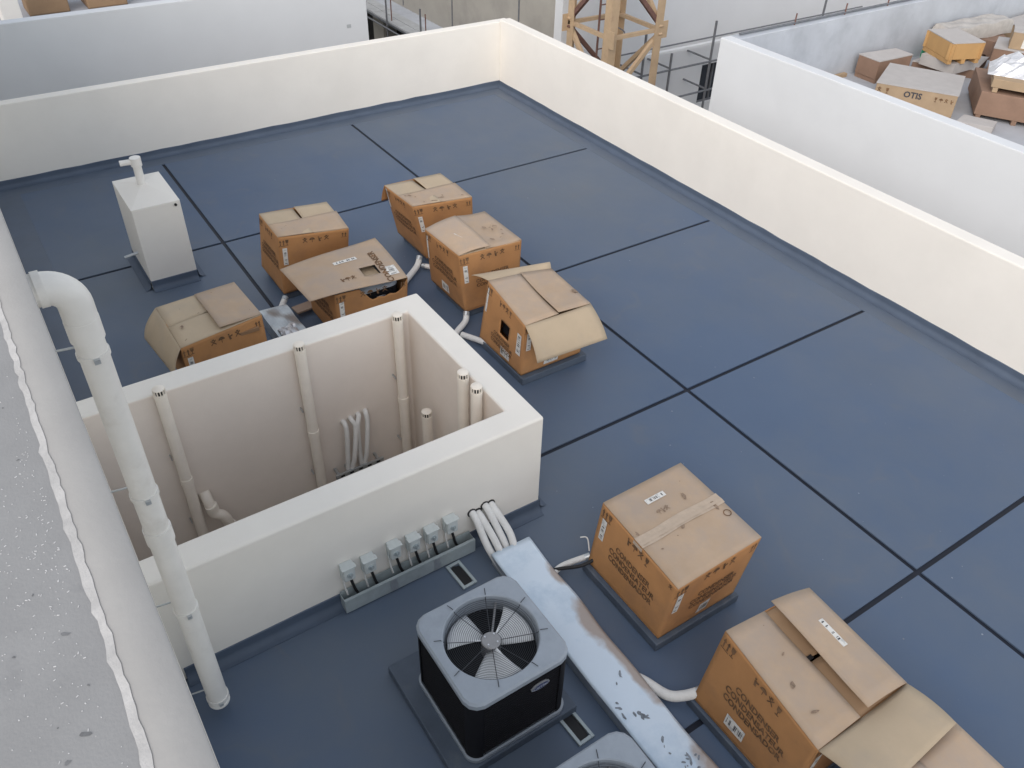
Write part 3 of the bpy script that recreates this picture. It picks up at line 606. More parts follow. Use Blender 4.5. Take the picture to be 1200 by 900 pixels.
# ------------------------------------------------------------------ condensers
def rsq(cx, cy, hw, r, n=8):
    pts = []
    for qx, qy, a0 in ((1, 1, 0), (-1, 1, PI / 2), (-1, -1, PI), (1, -1, 1.5 * PI)):
        for k in range(n + 1):
            a = a0 + k / n * PI / 2; pts.append((cx + qx * (hw - r) + r * math.cos(a), cy + qy * (hw - r) + r * math.sin(a)))
    return pts
def loft(mb, rings):
    n = len(rings[0]); o = len(mb.v)
    for r in rings: mb.v += [tuple(p) for p in r]
    for j in range(len(rings) - 1):
        for i in range(n): mb.f.append((o + j * n + i, o + j * n + (i + 1) % n, o + (j + 1) * n + (i + 1) % n, o + (j + 1) * n + i))
def condenser(loc, label, group='bare condenser units'):
    t = thing('condenser_unit', loc, label, 'condenser', group); X, Y, Z = loc; hw = .334; zt = .60
    m = MB(); loft(m, [[(x, y, Z + z) for x, y in rsq(X, Y, h, .075)] for h, z in ((hw - .06, .001), (hw + .006, .001), (hw + .008, .035), (hw - .004, .037))]); m.build('base_pan', 'unit_grey', t, smooth=40)
    m = MB(); loft(m, [[(x, y, Z + z) for x, y in rsq(X, Y, hw - .018, .07)] for z in (.034, zt - .03)]); m.build('coil_casing', 'unit_black', t, smooth=40)
    m = MB()
    for k in range(22):
        z = .05 + k * .0235
        if z > zt - .045: break
        loft(m, [[(x, y, Z + zz) for x, y in rsq(X, Y, h, .072)] for h, zz in ((hw - .019, z), (hw - .007, z + .002), (hw - .007, z + .008), (hw - .019, z + .011))])
    tag(m.build('louvre_guard', 'unit_black', t), kind='stuff')
    for sx, sy in ((1, 1), (-1, 1), (-1, -1), (1, -1)):
        m = MB(); a0 = math.atan2(sy, sx); cx, cy = X + sx * (hw - .078), Y + sy * (hw - .078); ring = []
        pts = [(cx + .076 * math.cos(a0 + d), cy + .076 * math.sin(a0 + d)) for d in [(-.5 + k / 8) * PI / 2 for k in range(9)]]
        m.v += [(x, y, Z + .036) for x, y in pts] + [(x, y, Z + zt - .03) for x, y in pts]; m.f += [(k, k + 1, 10 + k, 9 + k) for k in range(8)]
        m.build('corner_post', 'unit_black', t, smooth=40)
    # top cover: rounded square with a round deep rim
    n = 64; R0 = .276
    def sq_ring(h, r, z):
        out = []
        for k in range(n):
            a = 2 * PI * k / n + PI / n; c, s_ = math.cos(a), math.sin(a); lo, hi = 0, 1.0
            for _ in range(30):
                d = (lo + hi) / 2; x, y = abs(d * c), abs(d * s_); ix, iy = x - (h - r), y - (h - r)
                ins = (x <= h and y <= h) if (ix < 0 or iy < 0) else ix * ix + iy * iy <= r * r
                lo, hi = (d, hi) if ins else (lo, d)
            out.append((X + lo * c, Y + lo * s_, Z + z))
        return out
    circ = lambda r, z: [(X + r * math.cos(2 * PI * k / n + PI / n), Y + r * math.sin(2 * PI * k / n + PI / n), Z + z) for k in range(n)]
    m = MB(); loft(m, [sq_ring(hw - .004, .09, zt - .045), sq_ring(hw + .006, .095, zt - .045), sq_ring(hw + .006, .095, zt - .012), sq_ring(hw - .006, .09, zt), circ(R0 + .022, zt + .004), circ(R0 + .006, zt + .004), circ(R0, zt - .002), circ(R0 - .004, zt - .05), circ(R0 - .012, zt - .12)])
    m.build('top_cover', 'unit_grey', t, smooth=35)
    MB().lathe([(0, -.2), (R0 - .01, -.2), (R0 - .012, -.11)], (X, Y, Z + zt), 40).build('inner_shroud', 'unit_black', t, smooth=40)
    # fan
    f = MB().lathe([(0, -.075), (.05, -.075), (.058, -.085), (.058, -.15)], (X, Y, Z + zt), 28).build('fan', 'motor', t, smooth=40)
    for q in range(3):
        b = MB(); a0 = math.radians(212 + 120 * q)
        def fn(u, v):
            rr = .055 + .198 * v; w = math.radians(55 + 4 * v); a = a0 + (u - .5) * w * 1.12 + .10 * v
            return (X + rr * math.cos(a), Y + rr * math.sin(a), Z + zt - .070 + .05 * (u - .5) * (1 - .3 * v))
        b.grid(fn, 10, 8); b.build('fan_blade', 'blade', f, solid=.003, smooth=40)
    # guard
    g = MB(); zg = Z + zt - .012
    nr = 19
    for k in range(nr):
        r = .062 + (R0 - .012 - .062) * k / (nr - 1); zz = zg - .026 * (1 - ((r - .06) / .16) ** 1.0) - .014
        pts = [(X + r * math.cos(2 * PI * q / 48), Y + r * math.sin(2 * PI * q / 48), zz) for q in range(48)]
        m4 = 5; o = len(g.v)
        for q in range(48):
            ca, sa = math.cos(2 * PI * q / 48), math.sin(2 * PI * q / 48)
            for w in range(m4):
                th = 2 * PI * w / m4; g.v.append((X + (r + 0.0013 * math.cos(th)) * ca, Y + (r + 0.0013 * math.cos(th)) * sa, zz + 0.0013 * math.sin(th)))
        for q in range(48):
            for w in range(m4): g.f.append((o + q * m4 + w, o + ((q + 1) % 48) * m4 + w, o + ((q + 1) % 48) * m4 + (w + 1) % m4, o + q * m4 + (w + 1) % m4))
    gd = g.build('fan_guard', 'wire', t)
    for q in range(8):
        a = math.radians(20 + 45 * q); pts = []
        for r, dz in ((.05, -.034), (.12, -.026), (R0 - .01, -.008), (R0 + .012, .021), (R0 + .052, .021)): pts.append((X + r * math.cos(a), Y + r * math.sin(a), zg + dz))
        MB().tube(pts, .0023, 6).build('guard_spoke', 'wire', gd, smooth=40)
    a = math.radians(142)
    MB().tube([(X + r * math.cos(a), Y + r * math.sin(a), zg + dz) for r, dz in ((.05, -.045), (.13, -.04), (R0 - .006, -.045))], .007, 8).build('motor_conduit', 'motor', gd, smooth=40)
    hb = MB().lathe([(0, .0), (.052, .0), (.058, -.006), (.058, -.03)], (X, Y, zg - .026), 28).build('motor_plate', 'motor', t, smooth=40)
    for q in range(4):
        a = math.radians(35 + 90 * q); MB().lathe([(0, .010), (.005, .009), (.006, .0)], (X + .04 * math.cos(a), Y + .04 * math.sin(a), zg - .026), 8).build('bolt', 'chrome', hb, smooth=40)
    # badge on the +x side
    bx = X + hw - .004; by, bz = Y + .12, Z + .44
    el = lambda ry, rz, x: [(x, by + ry * math.cos(2 * PI * k / 28), bz + rz * math.sin(2 * PI * k / 28)) for k in range(28)]
    m = MB(); m.add(el(.062, .026, bx + .004), [tuple(range(28))]); loft(m, [el(.062, .026, bx - .006), el(.062, .026, bx + .004)]); bd = m.build('badge', 'chrome', t)
    m = MB(); m.add(el(.056, .021, bx + .0052), [tuple(range(28))]); m.build('badge_field', 'badge', bd)
    v, fc = text_shape('Carrier', .034); m = MB(); m.add([(bx + .0064, by + x, bz + y) for x, y in v], fc); m.build('badge_lettering', 'chrome', bd)
    return t
k1 = condenser((-2.355, 1.528, .076), 'grey-topped black condenser on its own pad beside the switch row')
def place(src, loc, label, group=None):
    c_ = copy_tree(src); c_.location = loc; c_['label'] = label
    if group: c_['group'] = group
    return c_
place(k1, (-1.20, 1.48, .076), 'second bare condenser, beyond the small cut frame at the plate side')
place(k1, (-6.48, 2.60, .0865), 'condenser showing through the torn carton under the loose lid').scale = (.93, .93, .80)

# ------------------------------------------------------------------ metal cover plate, lagged pipes, frames, tray, switches
t = thing('trunking_cover', (-1.9, 2.2, 0), 'long white metal cover sheet with brown stains between condensers and cartons', 'cover')
x0, x1 = -3.24, -.30
def cov(u, v):
    x = x0 + (x1 - x0) * u; yl = 2.09 - .02 * min(1, (x - x0) / 1.0); yr = 2.415 - .05 * min(1, max(0, (x - x0) / 1.4)) + .006 * math.sin(x * 9)
    y = yl + (yr - yl) * v; e = max(0, abs(v - .5) * 2 - .9) * .06
    return (x, y, .118 + .010 * math.sin(x * 2.2) * (v - .3) + .003 * math.sin(x * 13 + 4 * v) - e)
MB().grid(cov, 60, 14).build('cover_sheet', 'sheet', t, solid=.0025, smooth=40)
m = MB(); m.v = [(cov(u, 0)[0], cov(u, 0)[1] + .004, cov(u, 0)[2] - .004) for u in [i / 40 for i in range(41)]] + [(cov(i / 40, 0)[0], cov(i / 40, 0)[1] + .012, .004) for i in range(41)]
m.f = [(i, i + 1, 42 + i, 41 + i) for i in range(40)]; m.build('side_flange', 'galv', t, solid=.002)
m = MB(); m.v = [(cov(i / 40, 1)[0], cov(i / 40, 1)[1] - .004, cov(i / 40, 1)[2] - .004) for i in range(41)] + [(cov(i / 40, 1)[0], cov(i / 40, 1)[1] - .012, .004) for i in range(41)]
m.f = [(i, i + 1, 42 + i, 41 + i) for i in range(40)]; m.build('side_flange', 'galv', t, solid=.002)
rnd = random.Random(21); m = MB()
for cx, cy, n, sp in ((-1.73, 2.20, 9, .035), (-1.80, 2.10, 7, .03), (-1.35, 2.2, 8, .12), (-1.33, 2.24, 16, .05), (-1.9, 2.2, 5, .2)):
    for k in range(n):
        x, y = cx + rnd.gauss(0, sp), cy + rnd.gauss(0, sp * .6)
        if not 2.10 < y < 2.34: continue
        r = rnd.uniform(.003, .011); a = rnd.uniform(0, PI); e = rnd.uniform(1, 3); u = (x - x0) / (x1 - x0); z = cov(u, (y - 2.075) / .30)[2] + .0022
        pts = []
        for q in range(7):
            th = q * 2 * PI / 7; px, py = r * e * math.cos(th), r * math.sin(th) * rnd.uniform(.5, 1.1); pts.append((x + px * math.cos(a) - py * math.sin(a), y + px * math.sin(a) + py * math.cos(a), z))
        m.add(pts, [tuple(range(7))])
tag(m.build('scratches', mat('scratch', (.22, .25, .29), .8, .4, 40), t), kind='stuff')

def stained_sheet():
    m_ = M['sheet']; nt = m_.node_tree; L = nt.links.new; b = nt.nodes['Principled BSDF']; src = b.inputs['Base Color'].links[0].from_socket
    g = nt.nodes.new('ShaderNodeNewGeometry'); nz = nt.nodes.new('ShaderNodeTexNoise'); nz.inputs['Scale'].default_value = 9; nz.inputs['Detail'].default_value = 6
    L(g.outputs['Position'], nz.inputs['Vector']); tot = None
    for px, py, sx, sy in ((-2.40, 2.36, .20, .085), (-2.16, 2.37, .30, .055), (-1.92, 2.36, .20, .05), (-2.86, 2.39, .11, .045), (-1.12, 2.36, .30, .085), (-.7, 2.2, .25, .1)):
        mp = nt.nodes.new('ShaderNodeMapping'); mp.inputs['Location'].default_value = (-px / sx, -py / sy, 0); mp.inputs['Scale'].default_value = (1 / sx, 1 / sy, 0)
        L(g.outputs['Position'], mp.inputs['Vector']); ln = nt.nodes.new('ShaderNodeVectorMath'); ln.operation = 'LENGTH'; L(mp.outputs['Vector'], ln.inputs[0])
        ad = nt.nodes.new('ShaderNodeMath'); ad.operation = 'MULTIPLY_ADD'; ad.inputs[1].default_value = 1.1; L(nz.outputs['Fac'], ad.inputs[0]); L(ln.outputs['Value'], ad.inputs[2])
        mr = nt.nodes.new('ShaderNodeMapRange'); mr.inputs['From Min'].default_value = 1.75; mr.inputs['From Max'].default_value = 1.28; L(ad.outputs[0], mr.inputs['Value'])
        if tot is None: tot = mr.outputs['Result']
        else:
            mx = nt.nodes.new('ShaderNodeMath'); mx.operation = 'MAXIMUM'; L(tot, mx.inputs[0]); L(mr.outputs['Result'], mx.inputs[1]); tot = mx.outputs[0]
    rm = nt.nodes.new('ShaderNodeMath'); rm.operation = 'MULTIPLY'; rm.inputs[1].default_value = .85; L(tot, rm.inputs[0])
    mix = nt.nodes.new('ShaderNodeMix'); mix.data_type = 'RGBA'; L(rm.outputs[0], mix.inputs['Factor']); L(src, mix.inputs['A']); mix.inputs['B'].default_value = (.40, .315, .26, 1)
    L(mix.outputs['Result'], b.inputs['Base Color'])
stained_sheet()
def lag(pts, label, r=.024, m='lagging', grp='lagged pipe tails on the roof', name='lagged_pipe', part='lagging', cat='pipe'):
    t = thing(name, pts[-1], label, cat, grp); MB().tube(bezier(pts, 7), r, 12).build(part, m, t, smooth=40)
    a, b = Vector(pts[0]), Vector(pts[1]); d = (b - a).normalized()
    if r > .015: MB().tube([a - d * .004, a + d * .035], r + .002, 12).build('end_collar', 'galv', t, smooth=40)
    return t
for k, (y, z) in enumerate(((2.09, .31), (2.14, .29), (2.20, .325), (2.25, .315))):
    lp = lag([(SX3 - .02, y, z), (SX3 + .05, y + .005, z - .02), (SX3 + .18, y + .02 + .01 * k, .15 if k % 2 else .12), (-3.18, y + .03, .07 if k % 2 else .05), (-2.95, 2.12 + .06 * k, .035)],
        '%s lagged pipe leaving the shaft wall, counted from the isolator switches' % ('first', 'second', 'third', 'fourth')[k], .027, grp='lagged pipes from the shaft wall')
    m = MB().tube([(SX3 - .001, y, z), (SX3 + .008, y, z)], .036, 10); m.build('wall_seal', 'dark', lp)
lag([(-2.86, 2.68, .115), (-2.93, 2.50, .05), (-2.90, 2.38, .05), (-2.85, 2.25, .05)], 'white lagged pipe entering the taped carton', .022)
lag([(-2.80, 2.70, .14), (-2.83, 2.58, .10), (-2.92, 2.44, .06), (-2.96, 2.30, .05)], 'black cable entering the taped carton', .013, 'dark', None, 'power_cable', 'cable_sheath', 'cable')
lag([(-2.88, 2.69, .14), (-2.95, 2.72, .19), (-2.985, 2.685, .185)], 'thin white wire curling beside the taped carton', .005, 'lagging', None, 'loose_wire', 'wire', 'wire')
lag([(-1.64, 2.62, .13), (-1.70, 2.53, .07), (-1.77, 2.45, .055), (-1.95, 2.38, .05), (-2.1, 2.25, .05)], 'thick white lagged pipe curving into the carton with the open flap', .033)
lag([(-7.15, 2.10, .10), (-7.08, 2.03, .06), (-6.92, 1.92, .05), (-6.7, 1.90, .05)], 'white lagged pipe tail running under the galvanised duct end', .030)
lag([(-7.12, 3.62, .13), (-7.07, 3.56, .06), (-6.93, 3.38, .045), (-6.86, 3.30, .045), (-6.6, 3.1, .04)], 'white lagged pipe tail below the upright far carton', .032)
lag([(-7.06, 3.62, .05), (-6.98, 3.68, .05), (-6.80, 3.76, .05), (-6.70, 3.8, .05)], 'short white lagged pipe between the far and dented cartons', .026)
lag([(-5.95, 3.51, .12), (-5.90, 3.47, .06), (-5.82, 3.34, .045), (-5.76, 3.24, .045), (-5.6, 2.9, .04)], 'white lagged pipe tail dropping from the dented carton', .030)
lag([(-5.46, 3.46, .06), (-5.58, 3.41, .05), (-5.74, 3.33, .045)], 'white lagged pipe to the carton with the hand hole', .028)

def cut_frame(cx, cy, rz, label):
    t = thing('cut_frame', (cx, cy, 0), label, 'frame', 'small frames set in the membrane')
    m = MB(); w, h, b = .235, .115, .021
    for a in ((-w / 2, w / 2, -h / 2, -h / 2 + b), (-w / 2, w / 2, h / 2 - b, h / 2), (-w / 2, -w / 2 + b, -h / 2 + b, h / 2 - b), (w / 2 - b, w / 2, -h / 2 + b, h / 2 - b)):
        m.box(cx + a[0], cx + a[1], cy + a[2], cy + a[3], .001, .016, rz=rz, c=(cx, cy))
    m.build('rim', 'tray', t, bevel=.002)
    rnd = random.Random(int(cx * 100)); pts = []
    for q in range(18):
        th = q * 2 * PI / 18; x = (w / 2 - .022) * max(-1, min(1, 1.25 * math.cos(th))) * rnd.uniform(.88, 1.02); y = (h / 2 - .018) * max(-1, min(1, 1.25 * math.sin(th))) * rnd.uniform(.85, 1.05)
        pts.append((cx + x * math.cos(rz) - y * math.sin(rz), cy + x * math.sin(rz) + y * math.cos(rz), .0045))
    m = MB(); m.add(pts, [tuple(range(18))]); m.build('torn_opening', 'dark', t)
cut_frame(-3.275, 1.865, .05, 'small cut frame between the switch tray and the condenser')
cut_frame(-1.93, 1.865, .05, 'small cut frame between the two bare condensers')

t = thing('cable_tray', (-3.45, 1.57, 0), 'galvanised open cable trough at the foot of the shaft wall', 'cable tray')
ty0, ty1 = 1.045, 2.06; m = MB()
m.box(-3.408, -3.404, ty0, ty1, .012, .135); m.box(SX3 + .016, -3.408, ty0, ty1, .012, .016); m.box(SX3 + .016, SX3 + .02, ty0, ty1, .016, .15)
m.box(-3.425, -3.408, ty0, ty1, .1315, .135); m.build('trough', 'tray', t)
MB().box(SX3 + .02, -3.408, ty0, ty0 + .003, .016, .130).build('end_plate', 'tray', t); MB().box(SX3 + .02, -3.408, ty1 - .003, ty1, .016, .130).build('end_plate', 'tray', t)
for y in (1.38, 1.72): MB().box(-3.4035, -3.401, y, y + .05, .014, .133).build('joint_plate', 'galv', t)
m = MB().tube(bezier([(-3.45, 1.07, .07), (-3.46, 1.4, .06), (-3.44, 1.8, .07), (-3.46, 2.04, .06)], 8), .012, 8); m.build('tray_cable', 'lagging', t, smooth=40)
names = ['first isolator switch at the trough end away from the lagged pipes', 'second isolator switch from the trough end away from the lagged pipes', 'third isolator switch from the trough end away from the lagged pipes',
         'third isolator switch from the lagged pipes', 'second isolator switch from the lagged pipes', 'isolator switch closest to the lagged pipes']
for k, y in enumerate((1.115, 1.265, 1.455, 1.60, 1.74, 1.895)):
    rnd = random.Random(k); z = .335 + rnd.uniform(-.012, .012); x = SX3; tl = rnd.uniform(-.05, .05); w = rnd.uniform(.042, .047)
    t = thing('isolator_switch', (x, y, z), names[k], 'switch', 'weatherproof switches on the shaft wall')
    MB().box(x + .0005, x + .040, y - w, y + w, z - .065, z + .065).build('back_box', 'switch', t, bevel=.006)
    MB().box(x + .0405, x + .074, y - w + .004, y + w - .004, z - .058, z + .060).build('cover', 'switch', t, bevel=.010)
    m = MB(); m.box(x + .036, x + .080, y - w - .006, y + w + .006, z + .061, z + .068); m.build('hood', 'switch', t, bevel=.003)
    m = MB(); m.tube([(x + .0735, y, z), (x + .083, y, z)], .020, 16); kn = m.build('dial', 'tray', t, smooth=40)
    MB().box(x + .083, x + .092, y - .005, y + .005, z - .018, z + .018, ).build('lever', 'tray', kn, bevel=.002)
    MB().tube([(x + .02, y + .01, z - .07), (x + .02, y + .01, z - .055)], .014, 10).build('cable_gland', 'switch', t, smooth=40)
    MB().tube(bezier([(x + .02, y + .01, z - .066), (x + .03, y + .02, z - .12), (x + .035, y + .035, z - .21), (x + .04, y + .05, z - .26)], 5), .010, 8).build('cable', 'dark', t, smooth=40)
    m = MB().tube(bezier([(x + .012, y - .03, z - .06), (x + .018, y - .03, z - .14), (x + .03, y - .02, z - .24)], 5), .007, 8).build('conduit', 'lagging', t, smooth=40)

# galvanised duct end and board
t = thing('duct_end', (-6.75, 1.9, 0), 'crumpled galvanised duct end with torn foil between two cartons', 'duct')
m = MB(); m.grid(lambda u, v: (-6.98 + .55 * u + .02 * v, 1.77 + .27 * v, .15 + .014 * math.sin(9 * u) * math.sin(6 * v + 1) - .05 * max(0, u - .75) * (v < .6)), 14, 10); m.build('top_sheet', 'galv', t, solid=.002)
m = MB(); m.v = [(-6.98 + .55 * k / 10, 1.77, .15 + .002 * k % 3) for k in range(11)] + [(-6.97 + .55 * k / 10, 1.775, .002) for k in range(11)]; m.f = [(k, k + 1, 12 + k, 11 + k) for k in range(10)]; m.build('side_sheet', 'galv', t, solid=.002)
m = MB(); m.v = [(-6.96 + .55 * k / 10, 2.04, .145) for k in range(11)] + [(-6.95 + .55 * k / 10, 2.045, .002) for k in range(11)]; m.f = [(k, k + 1, 12 + k, 11 + k) for k in range(10)]; m.build('side_sheet', 'galv', t, solid=.002)
rnd = random.Random(4); m = MB(); nz = [[rnd.uniform(-.015, .02) for _ in range(9)] for _ in range(9)]
m.grid(lambda u, v: (-6.58 + .20 * u, 1.80 + .17 * v, .172 + nz[int(u * 8)][int(v * 8)]), 8, 8); m.build('torn_foil', 'foil', t, smooth=30)
tag(MB().box(-7.0, -6.87, 2.10, 2.36, .06, .078, rz=.1).build('board', mat('board', (.33, .25, .20), .85)), 'short brown board beside the galvanised duct end', 'board')

# ------------------------------------------------------------------ neighbouring houses
def house(x0, x1, y0, y1, label, par=1.0, th=.2, m='plaster_cool', inner=None, sides_='WESN'):
    t = thing('neighbour_house', ((x0 + x1) / 2, (y0 + y1) / 2, -10), label, 'building')
    MB().box(x0 + th, x1 - th, y0 + th, y1 - th, -10, 0).build('roof', 'far_roof', t)
    for s_ in sides_:
        r = {'W': (x0, x0 + th, y0 + th, y1), 'E': (x1 - th, x1, y0, y1), 'S': (x0, x1 - th, y0, y0 + th), 'N': (x0 + th, x1 - th, y1 - th, y1)}[s_]
        MB().box(r[0], r[1], r[2], r[3], -10, par).build('parapet', (inner or {}).get(s_, m), t, bevel=.012)
    return t
hr = house(-9.15, 6, 9.90, 30, 'neighbouring house whose roof holds stacked crates', par=1.0, inner={'W': 'concrete_cool'})
for y in (11.4, 12.6, 13.7, 14.9):
    MB().tube([(-9.05, y, .98), (-9.06, y + .02, 1.17)], .012, 6).build('rebar_stub', 'rust', hr)
MB().tube([(-9.06, 10.2, 1.03), (-9.06, 18, 1.03)], .02, 8).build('coping_tube', 'tube', hr, smooth=40)
hb = house(-30, -14.8, -8, 6.72, 'white neighbouring house behind the back parapet', par=1.0)
MB().box(-14.8, -14.795, 6.3, 6.38, .2, .26).build('wall_outlet', 'plank', hb)

# crates on the right-hand neighbour roof
def crate(q, z0, z1, m, label, top=None, boards=True, skids=True, name='wooden_crate', cat='crate'):
    q = [Vector((p[0], p[1], 0)) for p in q]; c = sum(q, Vector()) / 4
    t = thing(name, (c.x, c.y, z0), label, cat, 'crates stacked on the neighbouring roof')
    zb = z0 + (.07 if skids else .001); b = MB(); b.hexa([p + Vector((0, 0, zb)) for p in q], [p + Vector((0, 0, z1)) for p in q]); b.build('case', m, t, bevel=.006)
    if top: 
        b = MB(); qq = [c + (p - c) * 1.015 for p in q]; b.hexa([p + Vector((0, 0, z1 + .0005)) for p in qq], [p + Vector((0, 0, z1 + .016)) for p in qq]); b.build('lid', top, t)
    if skids:
        for k in (.06, .5, .94):
            b = MB(); a0, a1 = q[0].lerp(q[1], k), q[3].lerp(q[2], k); b.bar(a0 + Vector((0, 0, z0 + .035)), a1 + Vector((0, 0, z0 + .035)), .07, .068); b.build('skid', m, t)
    if boards:
        for i in range(4):
            a, bb = q[i], q[(i + 1) % 4]; n = (bb - a).cross(Vector((0, 0, 1))).normalized()
            if n.dot(a - c) < 0: n = -n
            for k in (.04, .96):
                p = a.lerp(bb, k) + n * .009; b = MB(); b.bar(p + Vector((0, 0, zb)), p + Vector((0, 0, z1 - .004)), .05, .018)
                b.build('batten', m, t)
    return t, q
o, q = crate([(-7.76, 12.06), (-6.74, 12.66), (-7.22, 13.54), (-8.24, 13.02)], 0, .37, 'ply', 'long tan crate with a pale lid and black lettering', 'ply_grey', boards=False, skids=False)
F1 = Face((q[0] + Vector((0, 0, .01)), q[1] + Vector((0, 0, .01)), q[1] + Vector((0, 0, .37)), q[0] + Vector((0, 0, .37))))
F1.text(o, 'OTIS', .125, .47, .72, off=.004, m='print'); F1.icons(o, ['glass', 'umb', 'cross', 'man'], .85, .72, .075, 1.0, off=.004); F1.icons(o, ['cross', 'glass'], .1, .75, .1, 1.2, off=.004)
crate([(-8.40, 12.96), (-8.36, 13.78), (-8.72, 13.80), (-8.84, 12.99)], 0, .36, 'ply_red', 'dark brown crate with a skewed grey lid by the concrete wall', 'ply_grey', boards=False)
crate([(-6.62, 13.05), (-5.6, 13.6), (-6.3, 14.6), (-7.35, 14.0)], 0, .42, 'ply_red', 'large reddish crate carrying the foil-wrapped pallet', None, boards=False)
crate([(-8.55, 14.15), (-7.70, 14.72), (-8.0, 15.55), (-8.70, 15.05)], 0, .14, 'ply_red', 'low broad crate under the orange crate', 'ply_grey', boards=False, skids=False)
crate([(-7.82, 13.96), (-7.60, 14.5), (-8.28, 14.78), (-8.52, 14.28)], .33, .66, 'ply_orange', 'bright orange timber crate on skids', 'ply_grey')
tag(MB().box(-8.4, -7.75, 14.1, 14.7, .157, .33).build('packing_block', 'ply_grey'), 'grey packing block under the orange crate', 'block')
crate([(-8.74, 15.10), (-8.62, 16.6), (-8.88, 16.62), (-8.92, 15.10)], 0.0, .30, 'ply_red', 'long dark crate by the concrete wall beneath the shrink-wrapped load', None, boards=False)
crate([(-8.50, 15.85), (-8.18, 15.9), (-8.2, 16.35), (-8.48, 16.6)], 0, .32, 'ply_red', 'dark crate beyond the low broad crate', None, boards=False)
w = thing('wrapped_load', (-8.8, 15.8, .32), 'shrink-wrapped pale load with rounded bundles on top of dark crates', 'load')
m = MB(); m.grid(lambda u, v: (-8.91 + .46 * v + .10 * u, 14.98 + 1.75 * u, .325 + .24 * min(1, 30 * v, 30 * (1 - v), 40 * u, 40 * (1 - u)) + .02 * math.sin(17 * u) * math.sin(9 * v)), 48, 36); m.build('wrapping', 'wrap', w, smooth=40)
for k in range(5): MB().box(-8.86 + .10 * k / 5 , -8.52 + .1 * k / 5, 15.08 + .32 * k, 15.30 + .32 * k, .325, .515).build('bundle', 'ply', w, bevel=.03)
g = tag(MB().box(-8.80, -8.78, 14.74, 14.90, .002, .20).build('notice_board', 'green'), 'small green notice leaning on the dark crates', 'notice')
crate([(-6.50, 12.38), (-6.05, 12.64), (-6.16, 12.92), (-6.60, 12.74)], 0, .13, 'ply_grey', 'small flat grey crate beside the lettered crate', None, boards=False, skids=False)
o, q = crate([(-6.55, 13.12), (-5.5, 13.65), (-5.85, 14.3), (-6.95, 13.75)], .425, .62, 'ply', 'slatted pallet under the crumpled foil', None, boards=False)
w = thing('foil_bundle', (-6.2, 13.7, .62), 'crumpled silver foil-wrapped bundle on the pallet', 'bundle')
rnd = random.Random(8); nz = [[rnd.uniform(-.04, .05) for _ in range(15)] for _ in range(15)]
m = MB(); m.grid(lambda u, v: (-6.72 + 1.0 * u + .0 * v - .35 * v, 13.22 + .55 * u + .6 * v, .622 + .22 * min(1, 4 * u, 4 * (1 - u), 4 * v, 4 * (1 - v)) + nz[int(u * 14)][int(v * 14)] * min(1, 6 * u, 6 * v, 6 - 6 * u, 6 - 6 * v)), 14, 14); m.build('foil', 'foil', w)
crate([(-7.60, 14.85), (-6.85, 15.2), (-7.2, 16.0), (-7.92, 15.5)], 0, .52, 'ply_red', 'reddish crate behind the pallet with a small pale box on it', 'ply_grey', boards=False, skids=False)
o, q = crate([(-7.45, 15.0), (-7.05, 15.2), (-7.28, 15.6), (-7.68, 15.4)], .537, .80, 'ply', 'small tan box with a white sticker, standing on a reddish crate', 'ply_grey', boards=False, skids=False)
Face((q[0] + Vector((0, 0, .537)), q[1] + Vector((0, 0, .537)), q[1] + Vector((0, 0, .8)), q[0] + Vector((0, 0, .8)))).sticker(o, .55, .5, .13, .2, off=.004, bars=False)
crate([(-8.75, 17.0), (-8.4, 17.0), (-8.35, 19.2), (-8.85, 19.2)], 0, .38, 'ply', 'long low tan crate far along the concrete wall', 'ply_grey', boards=False)
crate([(-8.1, 16.4), (-7.3, 16.9), (-7.6, 17.7), (-8.2, 17.3)], 0, .40, 'ply_grey', 'grey crate beside the long low tan crate', 'ply_grey', boards=False, skids=False)
crate([(-6.3, 14.75), (-5.5, 15.05), (-5.75, 15.75), (-6.55, 15.4)], 0, .46, 'ply', 'tan crate behind the foil-topped crate', 'ply_grey', boards=False)
crate([(-6.6, 15.95), (-5.7, 16.3), (-5.95, 17.0), (-6.85, 16.6)], 0, .50, 'ply', 'tan crate two rows behind the foil-topped crate', 'ply_grey')
crate([(-7.1, 16.3), (-6.95, 16.9), (-7.2, 17.6), (-7.3, 16.9)], 0, .35, 'ply_red', 'narrow brown crate squeezed between grey and tan crates', None, boards=False)
crate([(-5.4, 13.2), (-4.7, 13.5), (-4.95, 14.2), (-5.5, 13.9)], 0, .55, 'ply', 'tall tan crate next to the foil-topped crate', 'ply_grey')
crate([(-6.0, 11.75), (-5.4, 12.05), (-5.6, 12.5), (-6.2, 12.2)], 0, .10, 'ply_grey', 'thin grey pallet board near the white parapet', None, boards=False, skids=False)
tag(MB().box(-9.14 + .2, -8.87, 10.8, 12.85, .001, .06, rz=0).build('timber_plank', 'ply'), 'brown timber plank lying along the concrete wall', 'plank')

